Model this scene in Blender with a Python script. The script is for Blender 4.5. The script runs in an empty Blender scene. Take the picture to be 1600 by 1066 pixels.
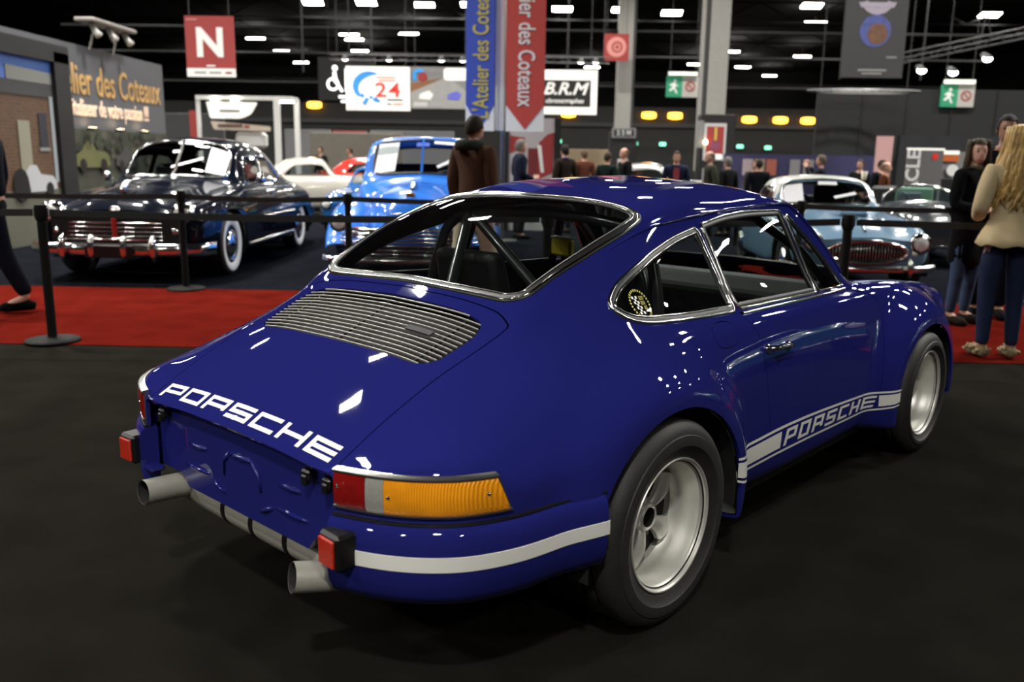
import bpy, math, random
import numpy as np
from math import sin, cos, pi, radians, sqrt, atan2, hypot
from mathutils import Matrix, Vector
random.seed(7); RNG = np.random.default_rng(7)
SC = bpy.context.scene
COL = SC.collection

# ------------------------------------------------------------------ camera
cam_d = bpy.data.cameras.new('camera'); cam = bpy.data.objects.new('camera', cam_d); COL.objects.link(cam)
cam_d.sensor_width = 36.0; cam_d.lens = 1380.5 * 36 / 1600; cam_d.clip_start = .05; cam_d.clip_end = 400
_r = Vector((0.99958, 0.02485, 0.01474)); _u = Vector((-0.01951, 0.20438, 0.97870)); _f = Vector((-0.02131, 0.97858, -0.20477))
cam.matrix_world = Matrix(((_r.x, _u.x, -_f.x, 0.2435), (_r.y, _u.y, -_f.y, -3.0912), (_r.z, _u.z, -_f.z, 1.3963), (0, 0, 0, 1)))
cam_d.dof.use_dof = True; cam_d.dof.focus_distance = 3.0; cam_d.dof.aperture_fstop = 2.6
SC.camera = cam
# ------------------------------------------------------------------ world, exposure
W = bpy.data.worlds.new('world'); SC.world = W; W.use_nodes = True
W.node_tree.nodes['Background'].inputs[0].default_value = (.60, .66, .74, 1)
W.node_tree.nodes['Background'].inputs[1].default_value = .02
SC.view_settings.view_transform = 'Standard'; SC.view_settings.look = 'None'
SC.view_settings.gamma = 1; SC.view_settings.use_curve_mapping = False
SC.view_settings.exposure = 0.0
LAMP_EMIT = 190.0; LAMP_WATT = 560.0; LAMP_SPREAD = 125.0
# the hall's own high-bay floodlights: (x, y, z); the builder further down hangs one fitting at each
LAMP_Z = 10.6
LAMPS = [(x, -9) for x in (-20, -10, 0)] + [(-15, -3), (-6, -14), (6, -14)] + [(x, 5.4) for x in (-22, -15, 11, 15.2, 22.5)] + [(-7.3, 6.3)] + [(x, 9) for x in (-19, -12.5, -6.3, 14.6, 18.8, 25)] + [(x, 14.5) for x in (-20, -12, -4, 3.5, 9.5, 17, 28)] + [(x, 22.5) for x in (-24, -15, -5.5, 2.5, 11.5, 20, 28)] + [(x, 32) for x in (-24, -16, -7, 0, 8, 16, 24)] + [(x, 43) for x in (-24, -16, -8, 0, 8, 16, 24)]

# ------------------------------------------------------------------ materials
MATS = {}
def M(name, col, rough=.5, metal=0., coat=0., emis=0., noise=0., nscale=6., bump=0., bscale=80., spec=.5, ecol=None, sheen=0, ribs=0.):
    if name in MATS: return MATS[name]
    m = bpy.data.materials.new(name); m.use_nodes = True; nt = m.node_tree
    b = nt.nodes['Principled BSDF']
    c = tuple(col) + (1,)
    b.inputs['Base Color'].default_value = c; b.inputs['Roughness'].default_value = rough
    b.inputs['Metallic'].default_value = metal; b.inputs['Specular IOR Level'].default_value = spec
    b.inputs['Coat Weight'].default_value = coat; b.inputs['Coat Roughness'].default_value = .02
    if sheen: b.inputs['Sheen Weight'].default_value = sheen
    if emis:
        b.inputs['Emission Color'].default_value = tuple(ecol or col) + (1,); b.inputs['Emission Strength'].default_value = emis
    tc = nt.nodes.new('ShaderNodeTexCoord')
    nz = nt.nodes.new('ShaderNodeTexNoise'); nz.inputs['Scale'].default_value = nscale; nz.inputs['Detail'].default_value = 4
    nt.links.new(tc.outputs['Object'], nz.inputs['Vector'])
    mx = nt.nodes.new('ShaderNodeMixRGB'); mx.blend_type = 'MULTIPLY'; mx.inputs[1].default_value = c
    rp = nt.nodes.new('ShaderNodeMapRange'); rp.inputs[3].default_value = 1 - noise; rp.inputs[4].default_value = 1 + noise
    nt.links.new(nz.outputs[0], rp.inputs[0]); nt.links.new(rp.outputs[0], mx.inputs[2]); mx.inputs[0].default_value = 1
    nt.links.new(mx.outputs[0], b.inputs['Base Color'])
    if bump:
        n2 = nt.nodes.new('ShaderNodeTexNoise'); n2.inputs['Scale'].default_value = bscale; n2.inputs['Detail'].default_value = 3
        nt.links.new(tc.outputs['Object'], n2.inputs['Vector'])
        bp = nt.nodes.new('ShaderNodeBump'); bp.inputs['Strength'].default_value = bump; bp.inputs['Distance'].default_value = .01
        nt.links.new(n2.outputs[0], bp.inputs['Height']); nt.links.new(bp.outputs[0], b.inputs['Normal'])
    if ribs:
        wv = nt.nodes.new('ShaderNodeTexWave'); wv.bands_direction = 'Y'; wv.inputs['Scale'].default_value = ribs; nt.links.new(tc.outputs['Object'], wv.inputs['Vector'])
        bp = nt.nodes.new('ShaderNodeBump'); bp.inputs['Strength'].default_value = .55; bp.inputs['Distance'].default_value = .004
        nt.links.new(wv.outputs['Fac'], bp.inputs['Height']); nt.links.new(bp.outputs[0], b.inputs['Normal'])
    MATS[name] = m; return m
def glass(name, tint, ior=1.5):
    if name in MATS: return MATS[name]
    m = bpy.data.materials.new(name); m.use_nodes = True; nt = m.node_tree; nt.nodes.clear()
    o = nt.nodes.new('ShaderNodeOutputMaterial'); mix = nt.nodes.new('ShaderNodeMixShader')
    t = nt.nodes.new('ShaderNodeBsdfTransparent'); t.inputs[0].default_value = tuple(tint) + (1,)
    g = nt.nodes.new('ShaderNodeBsdfGlossy'); g.inputs['Roughness'].default_value = .01; g.inputs[0].default_value = (1, 1, 1, 1)
    fr = nt.nodes.new('ShaderNodeFresnel'); geo = nt.nodes.new('ShaderNodeNewGeometry'); mi = nt.nodes.new('ShaderNodeMapRange'); mi.inputs[3].default_value = ior; mi.inputs[4].default_value = 1 / ior
    nt.links.new(geo.outputs['Backfacing'], mi.inputs[0]); nt.links.new(mi.outputs[0], fr.inputs[0])
    nt.links.new(fr.outputs[0], mix.inputs[0]); nt.links.new(t.outputs[0], mix.inputs[1]); nt.links.new(g.outputs[0], mix.inputs[2])
    nt.links.new(mix.outputs[0], o.inputs[0]); MATS[name] = m; return m

PAINT = M('blue_paint', (.0140, .0165, .145), .40, coat=1., noise=.04, nscale=3, spec=0.)
WHITE_VINYL = M('white_vinyl', (.78, .77, .72), .35, noise=.03, coat=.3)
CHROME = M('chrome', (.80, .80, .78), .10, 1., noise=.03)
RUBBER = M('black_rubber', (.006, .006, .006), .45, noise=.15, nscale=30)
TYRE = M('tyre_rubber', (.018, .0175, .0155), .60, noise=.25, nscale=14, bump=.12, bscale=160)
BLACK = M('black_plastic', (.006, .006, .006), .38, noise=.1)
INTERIOR = M('black_interior_vinyl', (.007, .007, .0075), .6, noise=.15, bump=.1)
CAGE = M('satin_black_tube', (.02, .02, .021), .28, noise=.1, coat=.3)
RIM = M('grey_cast_aluminium', (.66, .65, .60), .42, .55, noise=.10, nscale=14, bump=.03)
EXH = M('grey_exhaust_steel', (.46, .44, .38), .45, .35, noise=.22, nscale=18, bump=.06)
SOOT_SHADE = M('soot_and_hollow_shade', (.006, .006, .006), .9, noise=.1)  # sooty tail pipes; elsewhere the shade of hollows is put into the colour
CARGLASS = glass('car_glass', (.78, .83, .81))

# ------------------------------------------------------------------ mesh helpers
def ob(name, V, F, mat, parent=None, smooth=False, N=None):
    me = bpy.data.meshes.new(name)
    V = np.asarray(V, float)
    me.from_pydata(V.tolist(), [], [tuple(int(i) for i in f) for f in F])
    me.materials.append(mat)
    if smooth or N is not None: me.polygons.foreach_set('use_smooth', [True] * len(me.polygons))
    me.update()
    if N is not None and len(N) == len(me.vertices): me.normals_split_custom_set_from_vertices(np.asarray(N).tolist())
    o = bpy.data.objects.new(name, me); COL.objects.link(o)
    if parent is not None: o.parent = parent
    return o
def tag(o, label, cat, group=None, kind=None):
    if label: o['label'] = label
    if cat: o['category'] = cat
    if group: o['group'] = group
    if kind: o['kind'] = kind
    return o
def thing(name, label, cat, loc=(0, 0, 0), rz=0., group=None):
    o = bpy.data.objects.new(name, None); COL.objects.link(o); o.location = loc; o.rotation_euler = (0, 0, rz)
    o.empty_display_size = .1
    return tag(o, label, cat, group)
def struct(name, V, F, mat, **k):
    o = ob(name, V, F, mat, **k); o['kind'] = 'structure'; return o
class MB:
    """collects shapes into one mesh"""
    def __init__(s): s.V = []; s.F = []
    def add(s, V, F):
        n = len(s.V); s.V += [tuple(v) for v in V]; s.F += [tuple(i + n for i in f) for f in F]; return s
    def box(s, c, d, rz=0., bev=0.):
        x, y, z = [q / 2 for q in d]; b = min(bev, x * .9, y * .9, z * .9)
        if b <= 0:
            V = [(i * x, j * y, k * z) for k in (-1, 1) for j in (-1, 1) for i in (-1, 1)]
            F = [(0, 2, 3, 1), (4, 5, 7, 6), (0, 1, 5, 4), (2, 6, 7, 3), (0, 4, 6, 2), (1, 3, 7, 5)]
        else:
            V = []; idx = {}
            for i in (-1, 1):
                for j in (-1, 1):
                    for k in (-1, 1):
                        for a in range(3):
                            p = [i * (x - b), j * (y - b), k * (z - b)]; p[a] = (i * x, j * y, k * z)[a]
                            idx[i, j, k, a] = len(V); V.append(p)
            F = []
            sg = (-1, 1)
            for q in sg:
                F.append(tuple(idx[q, j, k, 0] for j, k in ((-1, -1), (1, -1), (1, 1), (-1, 1))[::q]))
                F.append(tuple(idx[i, q, k, 1] for i, k in ((-1, -1), (-1, 1), (1, 1), (1, -1))[::q]))
                F.append(tuple(idx[i, j, q, 2] for i, j in ((-1, -1), (1, -1), (1, 1), (-1, 1))[::q]))
            for p in sg:
                for q in sg:
                    F.append((idx[p, q, -1, 0], idx[p, q, 1, 0], idx[p, q, 1, 1], idx[p, q, -1, 1]))
                    F.append((idx[p, -1, q, 0], idx[p, 1, q, 0], idx[p, 1, q, 2], idx[p, -1, q, 2]))
                    F.append((idx[-1, p, q, 1], idx[1, p, q, 1], idx[1, p, q, 2], idx[-1, p, q, 2]))
                    for r in sg: F.append((idx[p, q, r, 0], idx[p, q, r, 1], idx[p, q, r, 2]))
        ca, sa = cos(rz), sin(rz)
        return s.add([(c[0] + v[0] * ca - v[1] * sa, c[1] + v[0] * sa + v[1] * ca, c[2] + v[2]) for v in V], F)
    def tube(s, path, r, seg=8, closed=False, cap=True):
        V, F = tube(path, r, seg, closed, cap); return s.add(V, F)
    def lathe(s, prof, seg=24, axis='z', c=(0, 0, 0)):
        V, F = lathe(prof, seg, axis, c); return s.add(V, F)
    def build(s, name, mat, parent=None, smooth=False, auto=None):
        o = ob(name, s.V, s.F, mat, parent, smooth)
        if auto is not None: auto_smooth(o, auto)
        return o
def auto_smooth(o, deg=35):
    me = o.data
    me.polygons.foreach_set('use_smooth', [True] * len(me.polygons))
    me.set_sharp_from_angle(angle=radians(deg))
    return o
def tube(path, r, seg=8, closed=False, cap=True):
    P = np.asarray(path, float); n = len(P)
    r = np.full(n, r) if np.isscalar(r) else np.asarray(r, float)
    if closed: T = np.roll(P, -1, 0) - np.roll(P, 1, 0)
    else: T = np.gradient(P, axis=0)
    T /= np.linalg.norm(T, axis=1, keepdims=True) + 1e-12
    up = np.array([0, 0, 1.]) if abs(T[0][2]) < .9 else np.array([1., 0, 0])
    V = []; a = np.cross(T[0], up); a /= np.linalg.norm(a)
    for i in range(n):
        a = a - T[i] * (a @ T[i]); a /= np.linalg.norm(a) + 1e-12; b = np.cross(T[i], a)
        for k in range(seg):
            t = 2 * pi * k / seg; V.append(P[i] + r[i] * (cos(t) * a + sin(t) * b))
    F = []
    m = n if closed else n - 1
    for i in range(m):
        j = (i + 1) % n
        for k in range(seg):
            l = (k + 1) % seg; F.append((i * seg + k, i * seg + l, j * seg + l, j * seg + k))
    if cap and not closed:
        F.append(tuple(range(seg))[::-1]); F.append(tuple((n - 1) * seg + k for k in range(seg)))
    return V, F
def lathe(prof, seg=24, axis='z', c=(0, 0, 0)):
    """prof: (radius, height); revolved about the axis"""
    V = []; n = len(prof)
    for k in range(seg):
        t = 2 * pi * k / seg; ct, st = cos(t), sin(t)
        for r, h in prof:
            p = {'z': (r * ct, r * st, h), 'y': (r * ct, h, r * st), 'x': (h, r * ct, r * st)}[axis]
            V.append((p[0] + c[0], p[1] + c[1], p[2] + c[2]))
    F = []
    for k in range(seg):
        l = (k + 1) % seg
        for i in range(n - 1):
            f = (k * n + i, l * n + i, l * n + i + 1, k * n + i + 1)
            F.append(f if axis != 'y' else f[::-1])
    return V, F
def grid_faces(nu, nv, closed_u=False):
    F = []
    for i in range(nu if closed_u else nu - 1):
        j = (i + 1) % nu
        for k in range(nv - 1): F.append((i * nv + k, j * nv + k, j * nv + k + 1, i * nv + k + 1))
    return F
def prism(poly, h0, h1, axis='z'):
    """extrude a 2-D polygon"""
    n = len(poly)
    def pt(p, h): return {'z': (p[0], p[1], h), 'y': (p[0], h, p[1]), 'x': (h, p[0], p[1])}[axis]
    V = [pt(p, h0) for p in poly] + [pt(p, h1) for p in poly]
    F = [tuple(range(n))[::-1], tuple(range(n, 2 * n))] + [(i, (i + 1) % n, n + (i + 1) % n, n + i) for i in range(n)]
    return V, F
def roundpoly(pts, r, n=5, closed=True):
    P = [np.array(p[:2], float) for p in pts]; out = []; m = len(P)
    R_ = r if hasattr(r, '__len__') else [r] * m
    for i in range(m):
        a, b, c = P[i - 1], P[i], P[(i + 1) % m]
        if R_[i] <= 0: out.append(b); continue
        u = a - b; v = c - b; lu, lv = np.linalg.norm(u), np.linalg.norm(v)
        q = min(R_[i], lu * .48, lv * .48); p0 = b + u / lu * q; p1 = b + v / lv * q
        for k in range(n + 1):
            t = k / n; out.append((1 - t) ** 2 * p0 + 2 * t * (1 - t) * b + t * t * p1)
    return np.array(out)
def resample(P, step, closed=True):
    P = np.asarray(P, float); Q = np.vstack([P, P[:1]]) if closed else P
    s = np.concatenate([[0], np.cumsum(np.linalg.norm(np.diff(Q, axis=0), axis=1))])
    n = max(4, int(s[-1] / step)); t = np.linspace(0, s[-1], n, endpoint=not closed)
    return np.stack([np.interp(t, s, Q[:, k]) for k in range(Q.shape[1])], 1)
def text_mesh(txt, size, depth=.004, spacing=1.0, shear=0., align='CENTER', bold=0., xs=1.0):
    cu = bpy.data.curves.new('lettering', 'FONT'); cu.body = txt; cu.size = size; cu.extrude = depth; cu.space_character = spacing
    cu.shear = shear; cu.align_x = align; cu.align_y = 'CENTER'; cu.offset = bold; cu.resolution_u = 3
    o = bpy.data.objects.new('lettering', cu); COL.objects.link(o)
    dg = bpy.context.evaluated_depsgraph_get(); me = bpy.data.meshes.new_from_object(o.evaluated_get(dg))
    bpy.data.objects.remove(o); bpy.data.curves.remove(cu)
    if xs != 1.0:
        for v in me.vertices: v.co.x *= xs
    return me
def text_part(txt, size, mat, parent, loc, rot=(pi / 2, 0, 0), name='lettering', **k):
    me = text_mesh(txt, size, **k); me.materials.clear(); me.materials.append(mat)
    o = bpy.data.objects.new(name, me); COL.objects.link(o); o.parent = parent; o.location = loc; o.rotation_euler = rot
    return o
# ------------------------------------------------------------------ lofted body surfaces
def pchip(xk,yk,x):
    xk=np.asarray(xk,float); yk=np.asarray(yk,float); x=np.asarray(x,float)
    h=np.diff(xk); d=np.diff(yk)/h; n=len(xk); m=np.zeros(n)
    for i in range(1,n-1):
        if d[i-1]*d[i]>0:
            w1=2*h[i]+h[i-1]; w2=h[i]+2*h[i-1]; m[i]=(w1+w2)/(w1/d[i-1]+w2/d[i])
    m[0]=d[0]; m[-1]=d[-1]
    k=np.clip(np.searchsorted(xk,x)-1,0,n-2); t=(x-xk[k])/h[k]
    return ((1+2*t)*(1-t)**2)*yk[k]+t*(1-t)**2*h[k]*m[k]+t*t*(3-2*t)*yk[k+1]+t*t*(t-1)*h[k]*m[k+1]
def smooth1(A,axis,it,lo='open',hi='open'):
    A=np.moveaxis(A,axis,0).copy()
    for _ in range(it):
        B=A.copy(); B[1:-1]=.25*A[:-2]+.5*A[1:-1]+.25*A[2:]
        A=B
    return np.moveaxis(A,0,axis)
def sections(table,xs,cnt):
    """table {x:[(y,z)...]} -> grid P[nx,nv,3] (half, y>=0)"""
    xk=sorted(table); T=np.array([table[k] for k in xk])
    nc=T.shape[1]
    Y=np.stack([pchip(xk,T[:,j,0],xs) for j in range(nc)],1); Z=np.stack([pchip(xk,T[:,j,1],xs) for j in range(nc)],1)
    rows=[]
    ts=np.concatenate([np.linspace(j,j+1,c,endpoint=False) for j,c in enumerate(cnt)]+[[nc-1]])
    for i in range(len(xs)):
        y,z=Y[i],Z[i]
        s=np.concatenate([[0],np.cumsum(np.hypot(np.diff(y),np.diff(z))+1e-4)])
        sv=np.interp(ts,np.arange(nc),s)
        rows.append(np.stack([np.full(len(ts),xs[i]),pchip(s,y,sv),pchip(s,z,sv)],1))
    return np.array(rows)
def sstep(a,b,x):
    t=np.clip((x-a)/(b-a),0,1); return t*t*(3-2*t)
CAR_TAB={
-0.935:[(0,.630),(.24,.626),(.42,.617),(.455,.618),(.482,.617),(.500,.608),(.505,.54),(.505,.45),(.495,.36),(.40,.34)],
-0.92:[(0,.642),(.24,.638),(.44,.628),(.485,.622),(.525,.630),(.546,.622),(.552,.54),(.552,.45),(.535,.35),(.42,.33)],
-0.89:[(0,.660),(.24,.656),(.46,.643),(.53,.642),(.590,.640),(.621,.628),(.628,.54),(.628,.45),(.60,.34),(.45,.32)],
-0.84:[(0,.690),(.24,.686),(.475,.672),(.57,.664),(.655,.658),(.699,.634),(.708,.55),(.708,.45),(.675,.33),(.50,.30)],
-0.75:[(0,.740),(.24,.737),(.485,.720),(.60,.702),(.70,.680),(.774,.640),(.790,.56),(.790,.45),(.75,.32),(.55,.28)],
-0.60:[(0,.818),(.24,.815),(.49,.790),(.61,.758),(.71,.715),(.79,.66),(.845,.57),(.845,.44),(.80,.30),(.60,.26)],
-0.42:[(0,.898),(.24,.892),(.49,.864),(.60,.822),(.71,.765),(.795,.695),(.862,.58),(.862,.44),(.81,.28),(.61,.24)],
-0.31:[(0,.950),(.24,.943),(.492,.915),(.60,.865),(.71,.797),(.80,.72),(.865,.59),(.865,.44),(.82,.26),(.62,.22)],
-0.24:[(0,.988),(.24,.982),(.487,.972),(.595,.908),(.705,.826),(.80,.74),(.868,.60),(.868,.44),(.82,.26),(.62,.22)],
-0.13:[(0,1.045),(.24,1.04),(.49,1.036),(.59,.962),(.70,.868),(.795,.777),(.868,.61),(.868,.44),(.82,.25),(.62,.21)],
0.03:[(0,1.135),(.24,1.13),(.50,1.108),(.595,1.028),(.695,.910),(.785,.818),(.868,.62),(.868,.43),(.82,.24),(.62,.20)],
0.19:[(0,1.205),(.24,1.197),(.507,1.165),(.592,1.082),(.705,.908),(.783,.828),(.860,.62),(.86,.42),(.81,.23),(.62,.19)],
0.36:[(0,1.265),(.24,1.256),(.515,1.208),(.578,1.118),(.710,.898),(.780,.832),(.842,.62),(.842,.42),(.80,.23),(.62,.19)],
0.63:[(0,1.314),(.24,1.304),(.522,1.236),(.560,1.165),(.718,.880),(.775,.832),(.826,.62),(.830,.40),(.80,.23),(.62,.19)],
0.92:[(0,1.325),(.24,1.312),(.525,1.238),(.560,1.190),(.722,.870),(.775,.824),(.820,.61),(.827,.39),(.80,.22),(.62,.19)],
1.18:[(0,1.312),(.24,1.300),(.532,1.246),(.562,1.195),(.720,.866),(.772,.820),(.816,.61),(.825,.39),(.80,.22),(.62,.19)],
1.33:[(0,1.255),(.24,1.248),(.550,1.224),(.572,1.185),(.716,.862),(.770,.816),(.814,.61),(.825,.39),(.80,.22),(.62,.19)],
1.51:[(0,1.148),(.24,1.138),(.612,1.080),(.635,1.045),(.708,.859),(.764,.812),(.811,.61),(.825,.39),(.80,.22),(.62,.19)],
1.69:[(0,1.040),(.24,1.022),(.666,.905),(.684,.882),(.700,.856),(.757,.808),(.808,.61),(.825,.39),(.80,.22),(.62,.19)],
1.86:[(0,.938),(.24,.918),(.56,.866),(.63,.857),(.692,.848),(.754,.80),(.806,.60),(.825,.39),(.80,.22),(.62,.19)],
1.95:[(0,.892),(.24,.882),(.50,.848),(.60,.846),(.690,.845),(.755,.795),(.806,.60),(.825,.39),(.80,.22),(.62,.19)],
2.27:[(0,.848),(.24,.838),(.44,.800),(.57,.820),(.685,.826),(.770,.785),(.812,.60),(.82,.39),(.80,.22),(.62,.19)],
2.55:[(0,.785),(.24,.776),(.42,.755),(.55,.793),(.672,.797),(.765,.752),(.812,.60),(.80,.40),(.78,.24),(.60,.2)],
2.8:[(0,.715),(.23,.706),(.40,.690),(.53,.748),(.655,.762),(.75,.725),(.79,.57),(.775,.40),(.74,.25),(.55,.2)],
2.98:[(0,.645),(.22,.636),(.38,.622),(.51,.68),(.62,.69),(.705,.655),(.74,.52),(.73,.40),(.69,.26),(.5,.21)],
3.10:[(0,.570),(.21,.562),(.36,.552),(.46,.565),(.55,.555),(.61,.53),(.64,.47),(.64,.38),(.60,.27),(.45,.22)],
}
CAR_CNT=[10,12,9,16,9,11,8,9,6]
RW=(0.0,.3175,-.9027,.335); FW=(2.271,.2967,-.895,.3005)
def flare(P,xc,zc,rx,rz,lip,blend,side=.5):
    x,y,z=P[...,0],P[...,1],P[...,2]
    r=np.hypot((x-xc)/rx,(z-zc)/rz)
    k=1-sstep(1.06,blend,r)
    k*=sstep(.55,.72,y)
    target=lip
    yn=y+np.maximum(target-y,0)*k
    P=P.copy(); P[...,1]=yn
    return P
def car_body():
    xs=np.concatenate([np.arange(-.935,-.7,.006),np.arange(-.7,3.10,.0135),[3.10]])
    P=sections(CAR_TAB,xs,CAR_CNT)
    P=smooth1(P,1,5); P[:,0,1]=0
    Q=smooth1(P,0,6); P=Q
    P=flare(P,0.015,.31,.395,.36,.905,1.50)
    P=flare(P,2.271,.30,.375,.335,.897,1.60)
    P=smooth1(P,0,2);P=smooth1(P,1,2); P[:,0,1]=0
    return P
def normals(P):
    du=np.gradient(P,axis=0); dv=np.gradient(P,axis=1)
    n=np.cross(du,dv); n/=np.linalg.norm(n,axis=-1,keepdims=True)+1e-12
    return n
# ------------------------------------------------------------------ cutting a dense surface along curves
class TM:
    def __init__(s, V, N, T): s.V, s.N, s.T = np.asarray(V, float), np.asarray(N, float), np.asarray(T, int).reshape(-1, 3)
    def mirror(s):
        k = np.array([1, -1, 1]); return TM(s.V * k, s.N * k, s.T[:, ::-1])
    def offset(s, d): return TM(s.V + s.N * d, s.N, s.T)
def surf_tm(P):
    N = normals(P); nx, nv, _ = P.shape; i = np.arange(nx * nv).reshape(nx, nv)
    T = np.concatenate([np.stack([i[:-1, :-1], i[1:, :-1], i[1:, 1:]], -1).reshape(-1, 3), np.stack([i[:-1, :-1], i[1:, 1:], i[:-1, 1:]], -1).reshape(-1, 3)])
    return TM(P.reshape(-1, 3), N.reshape(-1, 3), T)
def clip(tm, ph):
    """keep the side where ph <= 0"""
    s = ph[tm.T]; ins = (s <= 0).sum(1)
    keep = tm.T[ins == 3].tolist(); V = tm.V; newV = []; newN = []; cache = {}; n0 = len(V)
    def cut(a, b):
        k = (a, b) if a < b else (b, a)
        if k not in cache:
            t = ph[k[0]] / (ph[k[0]] - ph[k[1]])
            newV.append(V[k[0]] * (1 - t) + V[k[1]] * t); newN.append(tm.N[k[0]] * (1 - t) + tm.N[k[1]] * t); cache[k] = n0 + len(newV) - 1
        return cache[k]
    for tri in tm.T[(ins > 0) & (ins < 3)].tolist():
        poly = []
        for q in range(3):
            a, b = tri[q], tri[(q + 1) % 3]
            if ph[a] <= 0: poly.append(a)
            if (ph[a] <= 0) != (ph[b] <= 0): poly.append(cut(a, b))
        for q in range(1, len(poly) - 1): keep.append((poly[0], poly[q], poly[q + 1]))
    T = np.array(keep, int).reshape(-1, 3)
    VV = np.vstack([V, np.array(newV).reshape(-1, 3)]); NN = np.vstack([tm.N, np.array(newN).reshape(-1, 3)])
    u, inv = np.unique(T, return_inverse=True)
    return TM(VV[u], NN[u], inv.reshape(-1, 3))
def sdist(poly, X):
    """signed distance to a closed 2-D polygon, negative inside"""
    poly = np.asarray(poly); a = poly; b = np.roll(poly, -1, 0)
    lo, hi = poly.min(0) - .06, poly.max(0) + .06
    out = np.full(len(X), .06); m = ((X >= lo) & (X <= hi)).all(1); Q = X[m]
    if not len(Q): return out
    d2 = np.full(len(Q), 1e9); ins = np.zeros(len(Q), bool)
    for p, q in zip(a, b):
        e = q - p; L = e @ e
        if L < 1e-14: continue
        t = np.clip(((Q - p) @ e) / L, 0, 1); dd = ((Q - p - t[:, None] * e) ** 2).sum(1); d2 = np.minimum(d2, dd)
        c = ((p[1] > Q[:, 1]) != (q[1] > Q[:, 1]))
        if p[1] != q[1]: ins ^= c & (Q[:, 0] < (q[0] - p[0]) * (Q[:, 1] - p[1]) / (q[1] - p[1]) + p[0])
    d = np.sqrt(d2); out[m] = np.where(ins, -d, np.minimum(d, .06)); return out
def phi_side(poly, tm, ymin=.40):
    d = sdist(poly, tm.V[:, [0, 2]]); return np.where(np.abs(tm.V[:, 1]) < ymin, .06, d)
def phi_top(poly, tm):
    d = sdist(poly, tm.V[:, [0, 1]]); return np.where(tm.N[:, 2] < .05, .06, d)
def split(tm, ph, gap=0.): return clip(tm, ph + gap), clip(tm, gap - ph)
def tm_ob(name, tms, mat, parent, rim=.012):
    """one mesh from cut surfaces, their open edges folded inwards so that panels have thickness"""
    Vs, Ns, Ts, n = [], [], [], 0
    for tm in tms:
        Vs.append(tm.V); Ns.append(tm.N); Ts.append(tm.T + n); n += len(tm.V)
        if rim:
            E_ = np.concatenate([tm.T[:, [0, 1]], tm.T[:, [1, 2]], tm.T[:, [2, 0]]]); k = np.sort(E_, 1)
            key = k[:, 0] * 10000000 + k[:, 1]; u, idx, cnt = np.unique(key, return_index=True, return_counts=True)
            B = E_[idx[cnt == 1]]
            B = B[(np.abs(tm.V[B[:, 0], 1]) > 1e-4) | (np.abs(tm.V[B[:, 1], 1]) > 1e-4)]
            a, b = tm.V[B[:, 0]], tm.V[B[:, 1]]; na, nb = tm.N[B[:, 0]], tm.N[B[:, 1]]
            e = b - a; nn = np.cross(e, na); nn /= np.linalg.norm(nn, axis=1, keepdims=True) + 1e-12
            m = len(B)
            Vs.append(np.vstack([a, b, a - na * rim, b - nb * rim])); Ns.append(np.vstack([nn] * 4))
            i = np.arange(m)
            Ts.append(np.concatenate([np.stack([i + m, i, i + 2 * m], 1), np.stack([i + m, i + 2 * m, i + 3 * m], 1)]) + n); n += 4 * m
    V = np.vstack(Vs); N = np.vstack(Ns); N /= np.linalg.norm(N, axis=1, keepdims=True) + 1e-12
    return ob(name, V, np.vstack(Ts), mat, parent, N=N)

# ------------------------------------------------------------------ the blue coupe
car = thing('sports_car', 'dark blue classic rear-engined coupe with wide flared arches and white lettering', 'car', (0, 0, 0), radians(48.8))
CP = car_body(); CN = normals(CP); CX = CP[:, 0, 0]
def _row(x):
    i = int(np.clip(np.searchsorted(CX, x) - 1, 0, len(CX) - 2)); t = (x - CX[i]) / (CX[i + 1] - CX[i])
    return CP[i] * (1 - t) + CP[i + 1] * t, CN[i] * (1 - t) + CN[i + 1] * t
def on_side(x, z, side=-1, off=0.):
    R_, N_ = _row(x); zz = R_[:, 2]; k = 14
    lo = int(np.argmin(zz[:90]))
    seg = np.arange(k, lo); v = np.interp(-z, -zz[seg], seg); i = int(v); t = v - i
    p = R_[i] * (1 - t) + R_[min(i + 1, len(R_) - 1)] * t; n = N_[i]; n = n / np.linalg.norm(n)
    p = p + n * off; return np.array([p[0], p[1] * side, p[2]]), np.array([n[0], n[1] * side, n[2]])
def on_top(x, y, off=0.):
    R_, N_ = _row(x); s = 1 if y >= 0 else -1; yy = R_[:68, 1]; v = np.interp(abs(y), yy, np.arange(68)); i = min(int(v), 66); t = v - i
    p = R_[i] * (1 - t) + R_[i + 1] * t; n = N_[i] * (1 - t) + N_[i + 1] * t; n = n / np.linalg.norm(n)
    p = p + n * off; return np.array([p[0], p[1] * s, p[2]]), np.array([n[0], n[1] * s, n[2]])
def ribbon(name, pts, nrm, w, h, mat, parent, closed=True, lift=.0):
    """a bar of width w and height h swept along points of the body surface"""
    P = np.asarray(pts); Nn = np.asarray(nrm); n = len(P)
    T = (np.roll(P, -1, 0) - np.roll(P, 1, 0)) if closed else np.gradient(P, axis=0)
    T /= np.linalg.norm(T, axis=1, keepdims=True) + 1e-12
    B = np.cross(T, Nn); B /= np.linalg.norm(B, axis=1, keepdims=True) + 1e-12
    prof = [(-.5, -.4), (-.5, .35), (-.32, .8), (0, 1), (.32, .8), (.5, .35), (.5, -.4)]
    V = []
    for i in range(n):
        for a, b in prof: V.append(P[i] + B[i] * a * w + Nn[i] * (b * h + lift))
    F = grid_faces(n, len(prof), closed)
    return ob(name, V, [f[::-1] for f in F], mat, parent, smooth=True)

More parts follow.
